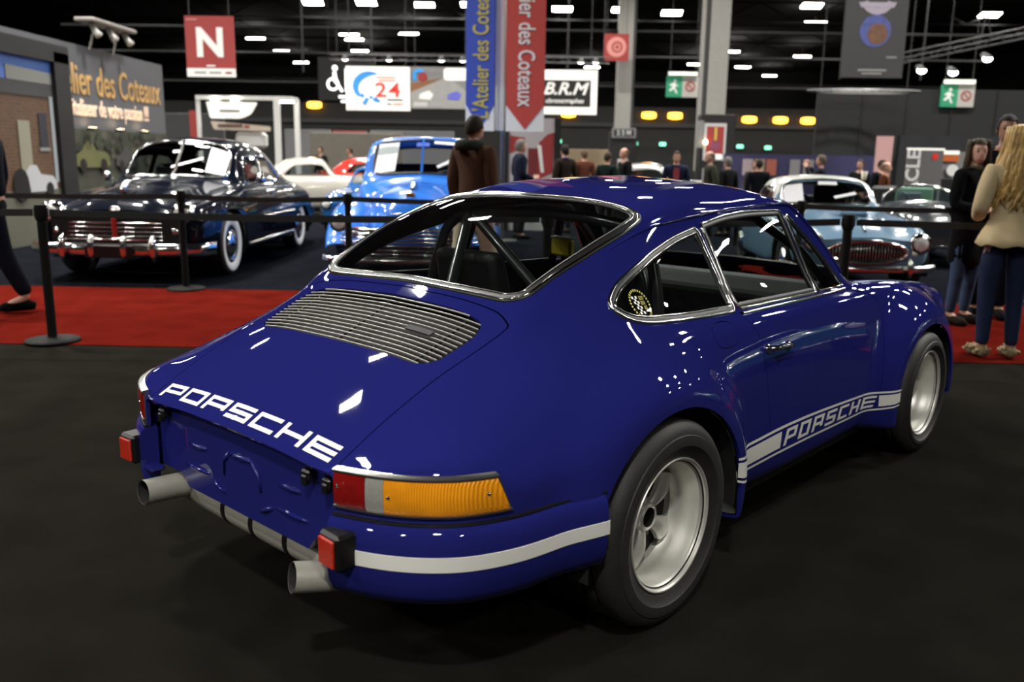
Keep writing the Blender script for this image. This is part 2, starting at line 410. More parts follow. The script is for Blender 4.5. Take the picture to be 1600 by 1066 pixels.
# outlines (side view x,z and top view x,y), in metres on the car
REAR_WIN = roundpoly([(-.250, -.43), (-.247, .0), (-.250, .43), (-.222, .492), (.01, .524), (.19, .533), (.345, .520), (.352, .40), (.345, .15), (.335, .0), (.345, -.15), (.352, -.40), (.345, -.520), (.19, -.533), (.01, -.524), (-.222, -.492)],
                     [.03, 0, .03, .035, .05, .05, .055, .05, .05, .05, .05, .05, .055, .05, .05, .035])
WINDSCREEN = roundpoly([(1.255, 0), (1.268, .28), (1.325, .505), (1.50, .575), (1.655, .625), (1.73, .60), (1.84, .40), (1.905, .18), (1.92, 0), (1.905, -.18), (1.84, -.40), (1.73, -.60), (1.655, -.625), (1.50, -.575), (1.325, -.505), (1.268, -.28)],
                       [.05, .05, .06, .02, .05, .05, .05, .05, .05, .05, .05, .05, .05, .02, .06, .05])
QUARTER = roundpoly([(-.018, .958), (.0, .926), (.045, .905), (.11, .894), (.286, .884), (.449, .877), (.628, .873), (.632, .98), (.612, 1.09), (.600, 1.158), (.442, 1.133), (.267, 1.089), (.141, 1.046), (.041, 1.004)],
                    [.03, .02, .03, .04, .04, .04, .015, .03, .04, .02, .06, .06, .05, .05])
DOORGLASS = roundpoly([(.655, .877), (1.322, .868), (1.236, 1.197), (.964, 1.200), (.787, 1.190), (.632, 1.166), (.648, 1.04)], [.01, .012, .012, .06, .06, .015, .03])
VENT = roundpoly([(1.342, .868), (1.625, .862), (1.56, .925), (1.44, 1.045), (1.268, 1.192)], [.012, .02, .02, .03, .015])
LID = roundpoly([(-1.1, -.486), (-.917, -.484), (-.76, -.486), (-.559, -.490), (-.309, -.509), (-.286, -.45), (-.275, -.28), (-.272, 0), (-.275, .28), (-.286, .45), (-.309, .509), (-.559, .490), (-.76, .486), (-.917, .484), (-1.1, .486)],
                [0, .02, .03, .06, .006, .05, .06, .06, .06, .05, .006, .06, .03, .02, 0])
GRILLE = roundpoly([(-.566, 0), (-.566, .385), (-.530, .436), (-.39, .452), (-.335, .43), (-.318, .33), (-.312, 0), (-.318, -.33), (-.335, -.43), (-.39, -.452), (-.530, -.436), (-.566, -.385)],
                   [.05, .045, .04, .03, .035, .05, .05, .05, .035, .03, .04, .045])
HOOD = roundpoly([(1.96, -.49), (1.96, .49), (2.27, .455), (2.55, .43), (2.85, .40), (3.02, .34), (3.05, 0), (3.02, -.34), (2.85, -.40), (2.55, -.43), (2.27, -.455)], .05)
DOOR = roundpoly([(.640, .866), (.676, .815), (.700, .774), (.712, .66), (.735, .56), (.765, .43), (.800, .345), (.845, .302), (1.2, .296), (1.70, .296), (1.755, .33), (1.80, .50), (1.865, .65), (1.90, .72), (1.87, .80), (1.66, .850), (1.34, .858)],
                 [.01, .05, .05, .06, .06, .06, .06, .05, .05, .05, .05, .08, .05, .05, .05, .03, .03])
FUEL = np.array([(.472 + .078 * np.sign(cos(t)) * abs(cos(t)) ** .75, .818 + .040 * np.sign(sin(t)) * abs(sin(t)) ** .75) for t in np.linspace(0, 2 * pi, 40, endpoint=False)])
def arch(xc, zc, rx, rz):
    up = [(xc + rx * cos(t), zc + rz * sin(t)) for t in np.linspace(-.08, pi + .08, 48)]
    return np.array(up + [(xc - rx - .02, -.05), (xc + rx + .02, -.05)])
ARCH_R = arch(.015, .31, .405, .365); ARCH_F = arch(2.271, .30, .378, .338)

half = surf_tm(CP)
half = clip(half, -phi_side(np.array([(-1.0, -.1), (-.345, -.1), (-.345, .45), (-1.0, .45)]), half)); half = clip(half, -phi_side(ARCH_R, half)); half = clip(half, -phi_side(ARCH_F, half))
g_rear, half = split(half, phi_top(REAR_WIN, half)); g_front, half = split(half, phi_top(WINDSCREEN, half))
g_quarter, half = split(half, phi_side(QUARTER, half)); g_door, half = split(half, phi_side(DOORGLASS, half)); g_vent, half = split(half, phi_side(VENT, half))
liner = half
lid, half = split(half, phi_top(LID, half), .0022)
lid = clip(lid, -phi_top(GRILLE, lid))
hood, half = split(half, phi_top(HOOD, half), .002)
door, half = split(half, phi_side(DOOR, half), .0018)
flap, half_r = split(half, phi_side(FUEL, half), .0012)
tm_ob('body_shell', [half, half_r.mirror()], PAINT, car)
tm_ob('engine_lid', [lid, lid.mirror()], PAINT, car)
tm_ob('front_lid', [hood, hood.mirror()], PAINT, car)
d_r = tm_ob('door', [door.mirror()], PAINT, car); d_l = tm_ob('door', [door], PAINT, car)
tm_ob('filler_flap', [flap.mirror()], PAINT, car)
tm_ob('rear_window', [g_rear, g_rear.mirror()], CARGLASS, car, 0); tm_ob('windscreen', [g_front, g_front.mirror()], CARGLASS, car, 0)
for nm, g in (('quarter_window', g_quarter), ('door_window', g_door), ('vent_window', g_vent)):
    tm_ob(nm, [g.mirror()], CARGLASS, car, 0); tm_ob(nm, [g], CARGLASS, car, 0)
ln = clip(liner, np.maximum(-.26 - liner.V[:, 0], liner.V[:, 0] - 1.95)).offset(-.016)
tm_ob('headliner', [ln, ln.mirror()], INTERIOR, car, 0)

# chrome window surrounds
def trim_side(poly, name, w, h, mat, step=.02, side=-1, inset=0., lift=0.):
    q = resample(poly, step)
    if inset:
        c = q.mean(0); T = np.roll(q, -1, 0) - np.roll(q, 1, 0); nn = np.stack([-T[:, 1], T[:, 0]], 1); nn /= np.linalg.norm(nn, axis=1, keepdims=True)
        ar = .5 * np.sum(q[:, 0] * np.roll(q[:, 1], -1) - np.roll(q[:, 0], -1) * q[:, 1]); q = q + nn * inset * np.sign(ar)
    a = [on_side(x, z, side) for x, z in q]
    return ribbon(name, [p for p, n in a], [n for p, n in a], w, h, mat, car, lift=lift)
def trim_top(poly, name, w, h, mat, step=.025, inset=0., lift=0.):
    q = resample(poly, step)
    if inset:
        T = np.roll(q, -1, 0) - np.roll(q, 1, 0); nn = np.stack([-T[:, 1], T[:, 0]], 1); nn /= np.linalg.norm(nn, axis=1, keepdims=True)
        ar = .5 * np.sum(q[:, 0] * np.roll(q[:, 1], -1) - np.roll(q[:, 0], -1) * q[:, 1]); q = q + nn * inset * np.sign(ar)
    a = [on_top(x, y) for x, y in q]
    return ribbon(name, [p for p, n in a], [n for p, n in a], w, h, mat, car, lift=lift)
trim_top(REAR_WIN, 'window_gasket', .040, .006, RUBBER, inset=.012)
trim_top(REAR_WIN, 'window_trim', .011, .009, CHROME, inset=.003); trim_top(REAR_WIN, 'window_trim_inner', .0045, .008, CHROME, inset=.021)
trim_top(WINDSCREEN, 'window_gasket', .034, .008, RUBBER, inset=.008); trim_top(WINDSCREEN, 'window_trim', .013, .012, CHROME, inset=.004)
for sd in (-1, 1):
    trim_side(QUARTER, 'window_gasket', .030, .006, RUBBER, side=sd, inset=.010)
    trim_side(QUARTER, 'window_trim', .013, .009, CHROME, side=sd, inset=.000); trim_side(QUARTER, 'window_trim_inner', .009, .009, CHROME, side=sd, inset=.016)
    trim_side(DOORGLASS, 'window_gasket', .020, .005, RUBBER, side=sd, inset=.012); trim_side(DOORGLASS, 'window_trim', .012, .009, CHROME, side=sd)
    trim_side(VENT, 'window_trim', .011, .010, CHROME, side=sd, inset=.003)
    # drip rail over the side windows
    rail = [on_top(x, float(np.interp(x, [-.02, .2, .45, .8, 1.15, 1.33, 1.5, 1.68], [.545, .548, .545, .545, .548, .556, .618, .676])) * sd) for x in np.linspace(-.02, 1.66, 70)]
    ribbon('drip_rail', [p - n * .012 * max(0, 1 - i / 16) for i, (p, n) in enumerate(rail)], [n for p, n in rail], .012, .010, PAINT, car, closed=False)
    belt = [on_side(x, z, sd) for x, z in zip(np.linspace(.66, 1.62, 40), np.linspace(.863, .852, 40))]
    ribbon('belt_trim', [p for p, n in belt], [n for p, n in belt], .014, .008, CHROME, car, closed=False)

# engine grille: dark tray, fine transverse bars, small plate
tr = []
gx = np.linspace(-.56, -.318, 12); gy = np.linspace(-.435, .435, 24)
tray = [on_top(x, y, -.040)[0] for x in gx for y in gy]
ob('grille_tray', tray, grid_faces(12, 24), SOOT_SHADE, car, smooth=True)
BARM = M('grille_bar_grey', (.40, .39, .36), .4, .4, noise=.1)
for k in range(14):
    x = -.556 + k * .0178
    ye = float(np.interp(x, [-.562, -.53, -.39, -.335, -.32], [.385, .432, .450, .428, .34])) - .004
    a = [on_top(x, y, -.003) for y in np.linspace(-ye, ye, 40)]
    ribbon('grille_bar', [p for p, n in a], [n for p, n in a], .0040, .0036, BARM, car, closed=False)
for y in (-.36, 0., .36):
    a = [on_top(x, y, -.012) for x in np.linspace(-.55, -.33, 10)]
    ribbon('grille_stay', [p for p, n in a], [n for p, n in a], .010, .004, BLACK, car, closed=False)
a = [on_top(x, y, .004 + o) for o in (-.003, .003) for x in (-.432, -.452) for y in (-.325, -.27, -.215)]
ob('grille_badge_plate', [p for p, n in a], [(6, 7, 10, 9), (7, 8, 11, 10), (0, 1, 7, 6), (1, 2, 8, 7), (3, 9, 10, 4), (4, 10, 11, 5), (0, 6, 9, 3), (2, 5, 11, 8)], M('dark_grey_plate', (.03, .03, .033), .7, 0., noise=.05), car)

# lettering made of strokes, laid on the surface
STROKES = {'P': [((0, 0), (0, 1)), ((0, 1), (1, 1)), ((1, 1), (1, .42)), ((0, .42), (1, .42))],
           'O': [((0, 0), (0, 1)), ((0, 1), (1, 1)), ((1, 0), (1, 1)), ((0, 0), (1, 0))],
           'R': [((0, 0), (0, 1)), ((0, 1), (1, 1)), ((1, 1), (1, 0)), ((0, .42), (1, .42))],
           'S': [((0, 1), (1, 1)), ((0, .5), (0, 1)), ((0, .5), (1, .5)), ((1, 0), (1, .5)), ((0, 0), (1, 0))],
           'C': [((0, 0), (0, 1)), ((0, 1), (1, 1)), ((0, 0), (1, 0))],
           'H': [((0, 0), (0, 1)), ((1, 0), (1, 1)), ((0, .5), (1, .5))],
           'E': [((0, 0), (0, 1)), ((0, 1), (1, 1)), ((0, .5), (1, .5)), ((0, 0), (1, 0))]}
def letters(word, put, width, height, gap, tv, th, mat, parent, slant=0.):
    """put(s, t) gives the surface point for s metres along and t metres up; tv/th stroke weights of uprights/bars"""
    n = len(word); lw = (width - gap * (n - 1)) / n
    for i, ch in enumerate(word):
        s0 = i * (lw + gap); V = []; F = []
        for (a0, b0), (a1, b1) in STROKES[ch]:
            if a0 == a1:  # upright
                sa = s0 + a0 * (lw - tv); sb = sa + tv; ta = b0 * (height - th); tb = b1 * (height - th) + th; nu, nv = 2, 7
            else:
                sa = s0 + a0 * lw; sb = s0 + a1 * lw; ta = b0 * (height - th); tb = ta + th; nu, nv = 9, 2
            base = len(V)
            for u in np.linspace(sa, sb, nu):
                for v in np.linspace(ta, tb, nv): V.append(put(u + slant * v, v))
            F += [tuple(q + base for q in f) for f in grid_faces(nu, nv)]
        ob('letter', V, F, mat, parent, smooth=True)
letters('PORSCHE', lambda s, t: on_top(-.912 + t * .86, .455 - s, .0016)[0], .905, .058, .020, .0165, .0135, WHITE_VINYL, car)

# side stripes with the word on the sill
XS = [.30, .33, .45, .62, .85, 1.78, 1.95, 2.0]
def sz(x, f):
    top = float(pchip(XS, [.446, .443, .425, .419, .423, .389, .382, .381], np.array([x]))[0]); bot = float(pchip(XS, [.368, .366, .33, .312, .315, .306, .309, .31], np.array([x]))[0])
    return bot + (top - bot) * f
def side_strip(name, x0, x1, f0, f1, sd, nx=70):
    V = [on_side(x, sz(x, f), sd, .0016)[0] for x in np.linspace(x0, x1, nx) for f in np.linspace(f0, f1, 4)]
    return ob(name, V, grid_faces(nx, 4), WHITE_VINYL, car, smooth=True)
for sd in (-1, 1):
    side_strip('side_stripe', .385, 1.915, .90, 1.0, sd); side_strip('side_stripe', .385, 1.905, 0., .09, sd)
    side_strip('side_band', .385, .862, .20, .80, sd, 40); side_strip('side_band', 1.765, 1.91, .20, .80, sd, 12)
    if sd < 0: letters('PORSCHE', lambda s, t: on_side(.885 + s, sz(.885 + s, .20 + t / .060 * .60), -1, .0016)[0], .85, .060, .028, .024, .0115, WHITE_VINYL, car, slant=.35)
    else: letters('PORSCHE', lambda s, t: on_side(1.735 - s, sz(1.735 - s, .20 + t / .060 * .60), 1, .0016)[0], .85, .060, .028, .024, .0115, WHITE_VINYL, car, slant=.35)

# rear panel with the pressed plate recess, under the lid's lip
V, F = prism([(-.495, .40), (-.36, .395), (-.325, .352), (.325, .352), (.36, .388), (.495, .388), (.495, .635), (-.495, .635)], -.895, -.875, 'x'); ob('rear_panel', V, F, PAINT, car)
for (y0, z0, y1, z1) in ((.30, .505, .20, .505), (-.20, .505, -.30, .505), (.33, .43, .19, .43), (-.19, .43, -.33, .43), (.06, .53, -.06, .53), (.16, .42, .10, .395), (-.10, .395, -.16, .42)):
    ob('pressed_rib', *tube([(-.895, y0, z0), (-.899, (2 * y0 + y1) / 3, (2 * z0 + z1) / 3), (-.899, (y0 + 2 * y1) / 3, (z0 + 2 * z1) / 3), (-.892, y1, z1)], .0065, 8), PAINT, car, smooth=True)
for y in (-.10, .10): ob('pressed_rib', *tube([(-.895, y * .6, .53), (-.899, y * .95, .50), (-.892, y, .45)], .0065, 8), PAINT, car, smooth=True)
for y in (.43, -.36, -.45):
    mb = MB(); mb.box((-.905, y, .578), (.04, .035, .03), bev=.006); mb.box((-.92, y, .565), (.02, .02, .03), bev=.004); mb.build('plate_lamp', BLACK, car)

# rear corner path (plan view) for bumper quarters and tail lights
tp = CP[CP[:, 67, 0] < -.33, 67, :2].copy(); tp = np.vstack([[(-.942, .455), (-.942, .48)], tp])
tp = resample(tp, .012, closed=False); tp = smooth1(tp, 0, 4)
tS = np.concatenate([[0], np.cumsum(np.linalg.norm(np.diff(tp, axis=0), axis=1))])
tT = np.gradient(tp, axis=0); tT /= np.linalg.norm(tT, axis=1, keepdims=True); tN = np.stack([-tT[:, 1], tT[:, 0]], 1)
def corner(s, off, z, sd=-1):
    p = np.array([np.interp(s, tS, tp[:, k]) for k in (0, 1)]); n = np.array([np.interp(s, tS, tN[:, k]) for k in (0, 1)]); n /= np.linalg.norm(n)
    p = p + n * off; return (p[0], p[1] * sd, z)
def corner_patch(name, s0, s1, prof, mat, sd, parent, ns=44, slant=None, thick=True):
    V = [];
    for i, s in enumerate(np.linspace(s0, s1, ns)):
        for off, z in prof:
            ss = s + (slant(z) * (i / (ns - 1)) if slant else 0); V.append(corner(ss, off, z, sd))
    F = grid_faces(ns, len(prof)); n = len(prof)
    F += [tuple(range(n)), tuple((ns - 1) * n + k for k in range(n))[::-1]]
    o = ob(name, V, F if sd > 0 else [f[::-1] for f in F], mat, parent); auto_smooth(o, 40); return o
SMAX = tS[-1]
RED = M('red_lens', (.28, .006, .006), .22, noise=.25, nscale=40, coat=1., ribs=60)
CLEAR = M('clear_lens', (.52, .52, .47), .25, .3, noise=.2, nscale=90, coat=1., ribs=75)
AMBER = M('amber_lens', (1.0, .36, .010), .20, noise=.34, nscale=14, coat=1., ribs=60)
REFL = M('red_reflector', (.55, .025, .008), .25, noise=.35, nscale=120, coat=1., bump=.5, bscale=300)
SATIN = M('satin_chrome', (.85, .85, .82), .24, 1., noise=.03)
for sd in (-1, 1):
    body_s1 = SMAX - .015
    corner_patch('rear_bumper', .045, body_s1, [(-.03, .516), (.006, .517), (.018, .510), (.027, .494), (.031, .470), (.032, .44), (.030, .39), (.022, .345), (.005, .315), (-.03, .300)], PAINT, sd, car, 60)
    corner_patch('bumper_seal', .05, body_s1 + .01, [(-.01, .524), (.009, .5235), (.010, .519), (.006, .514), (-.01, .514)], RUBBER, sd, car, 60)
    corner_patch('bumper_stripe', .115, body_s1 + .003, [(.030, .450), (.0335, .449), (.0338, .430), (.0335, .411), (.030, .410)], WHITE_VINYL, sd, car, 60)
    # tail light: bezel with three lenses
    z0, z1 = .541, .637; s0, s1 = .052, .475
    sl = lambda z: (z1 - z) * .42
    bz = corner_patch('tail_light', s0, s1, [(-.012, z0 - .006), (.006, z0 - .004), (.010, z0), (.010, z0 + .004), (.004, z0 + .006), (.004, z1 - .006), (.010, z1 - .004), (.010, z1), (.006, z1 + .003), (-.012, z1 + .005)], SATIN, sd, car, 40, slant=sl)
    L = s1 - s0
    def lens(name, a, b, mat, sln=None):
        return corner_patch(name, s0 + a, s0 + b, [(.000, z0 + .006), (.009, z0 + .007), (.0125, z0 + .018), (.014, (z0 + z1) / 2), (.0125, z1 - .018), (.009, z1 - .007), (.000, z1 - .006)], mat, sd, bz, 24, slant=sln)
    lens('red_lens', .006, .094, RED); lens('clear_lens', .095, .142, CLEAR); lens('amber_lens', .143, L - .008, AMBER, sl)
    for s, zz in ((.018, .60), (.155, .59), (L - .03, .597)):
        p0 = np.array(corner(s0 + s, .008, zz, sd)); p1 = np.array(corner(s0 + s, .0165, zz, sd))
        ob('screw', *tube([p0, p1], .0045, 8), CHROME, bz, smooth=True)
    # bumperette with reflector
    mb = MB(); mb.box((-.958, .548 * sd, .448), (.062, .082, .094), rz=radians(4) * sd, bev=.008); rb = mb.build('bumper_guard', BLACK, car)
    mb = MB(); mb.box((-.992, .545 * sd, .447), (.010, .064, .072), rz=radians(4) * sd, bev=.003); mb.build('reflector', REFL, rb)
    mb = MB(); mb.box((-.93, .50 * sd, .385), (.05, .09, .022), bev=.008); mb.box((-.945, .54 * sd, .40), (.02, .03, .03), bev=.006); mb.build('bumper_bracket', PAINT, car)

# silencer and tail pipes
mb = MB(); mb.lathe([(0, -.47), (.05, -.47), (.062, -.455), (.065, -.2), (.065, .2), (.062, .455), (.05, .47), (0, .47)], 28, 'y', (-.80, 0, .305)); mb.build('silencer', EXH, car, auto=40)
for y in (-.16, .02, .18): ob('silencer_strap', *lathe([(.0655, -.012), (.0675, -.010), (.0675, .010), (.0655, .012)], 28, 'y', (-.80, y, .305)), BLACK, car, smooth=True)
for tip, dr in (((-1.005, -.412, .338), (.165, -.060, -.030)), ((-1.005, .412, .338), (.185, .004, -.012))):
    t = np.array(tip); d = np.array(dr)
    mb = MB(); mb.tube([t, t + d * .02, t + d * .5, t + d, t + d * 1.05, t + d * 1.35, t + d * 1.7 + np.array((0, 0, .004))], [.040, .0405, .0405, .0405, .041, .030, .024], 28, cap=False)
    tpn = mb.build('tail_pipe', EXH, car, auto=50)
    ob('pipe_bore', *tube([t + d * .0, t + d * .004, t + d * .3, t + d * .75], [.0385, .0355, .035, .034], 28, cap=False), SOOT_SHADE, tpn, smooth=True)
    ob('pipe_bore_end', *tube([t + d * .72, t + d * .74], [.034, .034], 28), SOOT_SHADE, tpn)

# wheels
def wheel(xc, zc, ylip, rt, width, depth, sd, petal_r):
    s = -sd  # inward direction multiplies
    Y = lambda d: sd * (ylip - d)   # d metres inward from the lip plane
    w = thing('wheel', None, None); w.parent = car; w.location = (xc, 0, zc); del_ = w
    # tyre
    rb = .203; prof = [(rb - .010, .012), (rb + .004, .004), (rb + .018, -.004), ((rb + rt) / 2 - .018, -.012), ((rb + rt) / 2 - .016, -.015), ((rb + rt) / 2, -.0155), (rt - .045, -.013), (rt - .043, -.010), (rt - .034, -.008), (rt - .022, -.002), (rt - .010, .010), (rt - .003, .022)]
    d0, d1 = .022, width - .022
    ng = 5; dd = (d1 - d0) / (ng + 1)
    for g in range(ng):
        c = d0 + dd * (g + 1); prof += [(rt - .0005 - .003 * abs(g - 2) / 2, c - .0060), (rt - .011, c - .0045), (rt - .011, c + .0045), (rt - .0005 - .003 * abs(g - 2) / 2, c + .0060)]
    prof += [(rt - .003, d1), (rt - .012, width - .008), (rt - .04, width + .008), ((rb + rt) / 2, width + .012), (rb, width), (rb - .01, width - .012)]
    ty = ob('tyre', *lathe([(r, Y(d)) for r, d in prof], 96, 'y'), TYRE, w); auto_smooth(ty, 38)
    # rim barrel
    rp = [(.2075, .006), (.2085, .001), (.207, -.002), (.2035, -.001), (.199, .004), (.1975, .012), (.195, .017), (.190, .021), (.187, .034), (.1855, depth * .5), (.180, depth * .62), (.179, depth - .02), (.176, depth), (.17, depth + .01), (.17, depth + .05)]
    rm = ob('rim', *lathe([(r, Y(d)) for r, d in rp], 96, 'y'), RIM, w); auto_smooth(rm, 30)
    bk = ob('brake_shroud', *lathe([(0, Y(depth + .035)), (.06, Y(depth + .035)), (.178, Y(depth + .03)), (.185, Y(depth + .05))], 48, 'y'), SOOT_SHADE, w, smooth=True)
    # hub ring and five leaf spokes
    hb = ob('hub', *lathe([(.0315, Y(depth - .024)), (.036, Y(depth - .028)), (.043, Y(depth - .022)), (.048, Y(depth - .004)), (.052, Y(depth + .02))], 40, 'y'), RIM, w); auto_smooth(hb, 30)
    ob('hub_bore', *lathe([(0, Y(depth + .022)), (.031, Y(depth + .02)), (.0312, Y(depth - .0235))], 24, 'y'), SOOT_SHADE, hb)
    nu, nv = 13, 9
    for k in range(5):
        a0 = 2 * pi * k / 5 + petal_r; V = []
        for layer in (0, 1):
            for i in range(nu):
                u = i / (nu - 1); r = .040 + .130 * u
                hw = .016 + .023 * np.interp(u, [0, .25, .7, .9, 1], [0, .30, 1., .93, .55])
                for j in range(nv):
                    v = -1 + 2 * j / (nv - 1)
                    tw = hw * v; rr = r - .012 * v * v * u
                    dep = depth - .018 + .010 * u + .010 * v * v - .012 * sin(pi * u) + (.016 if layer else 0)
                    V.append((rr * cos(a0) - tw * sin(a0), Y(dep), rr * sin(a0) + tw * cos(a0)))
        n = nu * nv; F = grid_faces(nu, nv) + [tuple(q + n for q in f[::-1]) for f in grid_faces(nu, nv)]
        ed = [i * nv for i in range(nu)]; F += [(ed[i], ed[i + 1], ed[i + 1] + n, ed[i] + n) for i in range(nu - 1)]
        ed = [i * nv + nv - 1 for i in range(nu)]; F += [(ed[i + 1], ed[i], ed[i] + n, ed[i + 1] + n) for i in range(nu - 1)]
        b0 = (nu - 1) * nv; F += [(b0 + j + 1, b0 + j, b0 + j + n, b0 + j + 1 + n) for j in range(nv - 1)]
        sp = ob('spoke', V, F if sd < 0 else [f[::-1] for f in F], RIM, w); auto_smooth(sp, 50)
        a1 = a0 + pi / 5
        ob('wheel_nut', *tube([(.066 * cos(a1), Y(depth + .02), .066 * sin(a1)), (.066 * cos(a1), Y(depth - .006), .066 * sin(a1))], [.0095, .0085], 6), M('dark_steel', (.05, .05, .05), .4, .8), w)
for sd in (-1, 1):
    wheel(0., RW[1], .9027, RW[3] - .012, .300, .108, sd, radians(38))
    wheel(2.271, FW[1], .895, FW[3], .250, .100, sd, radians(70))
    for xc, zc, rx, rz, yi in ((.015, .31, .405, .365, .50), (2.271, .30, .378, .338, .52)):
        V = []
        for t in np.linspace(-.15, pi + .15, 40):
            for y in (.885, .80, yi): V.append((xc + (rx - .002) * cos(t), y * sd, zc + (rz - .002) * sin(t)))
        n = len(V); V.append((xc, yi * sd, zc)); F = grid_faces(40, 3) + [(i * 3 + 2, (i + 1) * 3 + 2, n) for i in range(39)]
        ob('wheel_well', V, F, SOOT_SHADE, car, smooth=True)
mb = MB(); mb.box((1.15, 0, .215), (3.4, 1.0, .02)); mb.box((1.14, 0, .21), (1.20, 1.56, .03)); mb.build('floor_pan', BLACK, car)

# door handle, lock, hinge-side details
for sd in (-1, 1):
    p0, n0 = on_side(.74, .733, sd); p1, n1 = on_side(.905, .722, sd); n = (n0 + n1) / 2
    hd = ob('door_handle', *tube([p0 + n * .004, p0 + n * .022 + (p1 - p0) * .06, p0 + n * .030 + (p1 - p0) * .25, p1 + n * .030 - (p1 - p0) * .25, p1 + n * .022 - (p1 - p0) * .06, p1 + n * .004], [.011, .011, .0095, .0095, .011, .011], 12), CHROME, car, smooth=True)
    for p in (p0, p1): ob('handle_base', *tube([p - n * .002, p + n * .005, p + n * .009], [.019, .019, .013], 16), CHROME, hd, smooth=True)
    q = p0 + (p1 - p0) * .18; ob('push_button', *tube([q + n * .02, q + n * .040, q + n * .043], [.0105, .0105, .007], 14), CHROME, hd, smooth=True)

# front lamps, bumper and badge side that a step to the side might show
for sd in (-1, 1):
    c = np.array((2.93, .585 * sd, .60)); ax = np.array((.90, 0, .42)); ax /= np.linalg.norm(ax)
    hl = ob('headlamp', *tube([c - ax * .04, c + ax * .012, c + ax * .02, c + ax * .012], [.100, .100, .094, .088], 32, cap=False), CHROME, car, smooth=True)
    ob('lens', *tube([c + ax * .012, c + ax * .024, c + ax * .032], [.089, .07, .02], 28), M('lamp_glass', (.80, .82, .80), .12, .15, coat=1.), hl, smooth=True)
fp = [(x, y, .36) for x, y in ((2.62, .83), (2.75, .80), (2.9, .75), (3.05, .66), (3.14, .5), (3.18, .25), (3.19, 0), (3.18, -.25), (3.14, -.5), (3.05, -.66), (2.9, -.75), (2.75, -.80), (2.62, -.83))]
V = []
for i, p in enumerate(fp):
    a = fp[max(i - 1, 0)]; b = fp[min(i + 1, len(fp) - 1)]; t = np.array((b[0] - a[0], b[1] - a[1])); t /= np.linalg.norm(t); nn = (-t[1], t[0]) if True else None
    for off, z in ((.0, .49), (.03, .47), (.04, .42), (.035, .34), (.02, .26), (-.03, .24)): V.append((p[0] + nn[0] * off * -1 * -1, p[1] + nn[1] * off, z))
ob('front_bumper', V, grid_faces(len(fp), 6), PAINT, car, smooth=True)

# cabin: shelf, seats, cage, dashboard, wheel
mb = MB(); mb.box((.62, 0, .25), (1.9, 1.3, .03)); mb.build('cabin_floor', INTERIOR, car)
V = [(x, y, z) for x, z in ((-.24, .93), (-.05, .90), (.10, .86), (.16, .62), (.22, .40), (.24, .25)) for y in (-.46, -.2, .2, .46)]
ob('rear_shelf', V, grid_faces(6, 4), INTERIOR, car, smooth=True)
def seat(y):
    t = MB()
    prof = [(.42, .30), (.86, .34), (.92, .36), (.93, .41), (.86, .45), (.60, .42), (.54, .45), (.47, .70), (.43, .90), (.40, 1.00), (.36, 1.03), (.31, 1.01), (.33, .90), (.37, .68), (.43, .42)]
    V, F = prism(prof, y - .17, y + .17, 'y'); t.add(V, F)
    for s in (-1, 1):
        V, F = prism([(.44, .32), (.86, .36), (.88, .50), (.58, .52), (.52, .78), (.44, .80), (.42, .60)], y + s * .17 - .03, y + s * .17 + .03, 'y'); t.add(V, F)
    o = t.build('seat', INTERIOR, car); 
    b = o.modifiers.new('b', 'BEVEL'); b.width = .025; b.segments = 3; b.limit_method = 'ANGLE'; auto_smooth(o, 50); return o
seat(-.33); seat(.33)
def cage_tube(pts, r=.019): ob('roll_cage_tube', *tube(resample(np.array(pts), .03, closed=False), r, 12), CAGE, car, smooth=True)
hoop = [(.36, .60, .30), (.36, .61, .70), (.38, .56, .95), (.40, .51, 1.10), (.41, .44, 1.155), (.41, .25, 1.18), (.41, 0, 1.19), (.41, -.25, 1.18), (.41, -.44, 1.155), (.40, -.51, 1.10), (.38, -.56, .95), (.36, -.61, .70), (.36, -.60, .30)]
cage_tube(hoop, .021)
cage_tube([(.40, .375, 1.168), (.08, .16, .88)], .021); cage_tube([(.405, .365, 1.17), (.42, .03, .90), (.40, -.44, .52)], .021); cage_tube([(.40, -.46, 1.145), (-.10, -.44, .90)])
cage_tube([(.37, -.58, .42), (.375, .57, .62)])
for sd in (-1, 1): cage_tube([(.38, .585 * sd, .86), (.62, .66 * sd, .62), (1.5, .66 * sd, .34)]); cage_tube([(.41, .46 * sd, 1.155), (.9, .475 * sd, 1.19), (1.18, .49 * sd, 1.165), (1.45, .57 * sd, 1.02), (1.64, .62 * sd, .86), (1.68, .63 * sd, .35)])
mb = MB(); V, F = prism([(1.50, .80), (1.56, .87), (1.74, .86), (1.76, .60), (1.60, .58), (1.50, .66)], -.62, .62, 'y'); mb.add(V, F); o = mb.build('dashboard', INTERIOR, car)
b = o.modifiers.new('b', 'BEVEL'); b.width = .02; b.segments = 2
c = np.array((1.36, .34, .74)); ax = np.array((-.92, 0, .38)); ax /= np.linalg.norm(ax); e1 = np.array((0, 1., 0)); e2 = np.cross(ax, e1)
sw = ob('steering_wheel', *tube([c + .185 * (cos(t) * e1 + sin(t) * e2) for t in np.linspace(0, 2 * pi, 40, endpoint=False)], .014, 10, closed=True), BLACK, car, smooth=True)
for t in (0, pi, 1.5 * pi): ob('spoke', *tube([c, c + .18 * (cos(t) * e1 + sin(t) * e2)], .009, 8), CHROME, sw, smooth=True)
ob('column', *tube([c, c - ax * .25], .022, 10), BLACK, sw, smooth=True)
YEL = M('yellow_plastic', (1.0, .80, .015), .5, noise=.06)
mb = MB(); mb.box((.90, .287, 1.000), (.03, .135, .075), rz=-.2, bev=.008); mb.build('yellow_board', YEL, car)
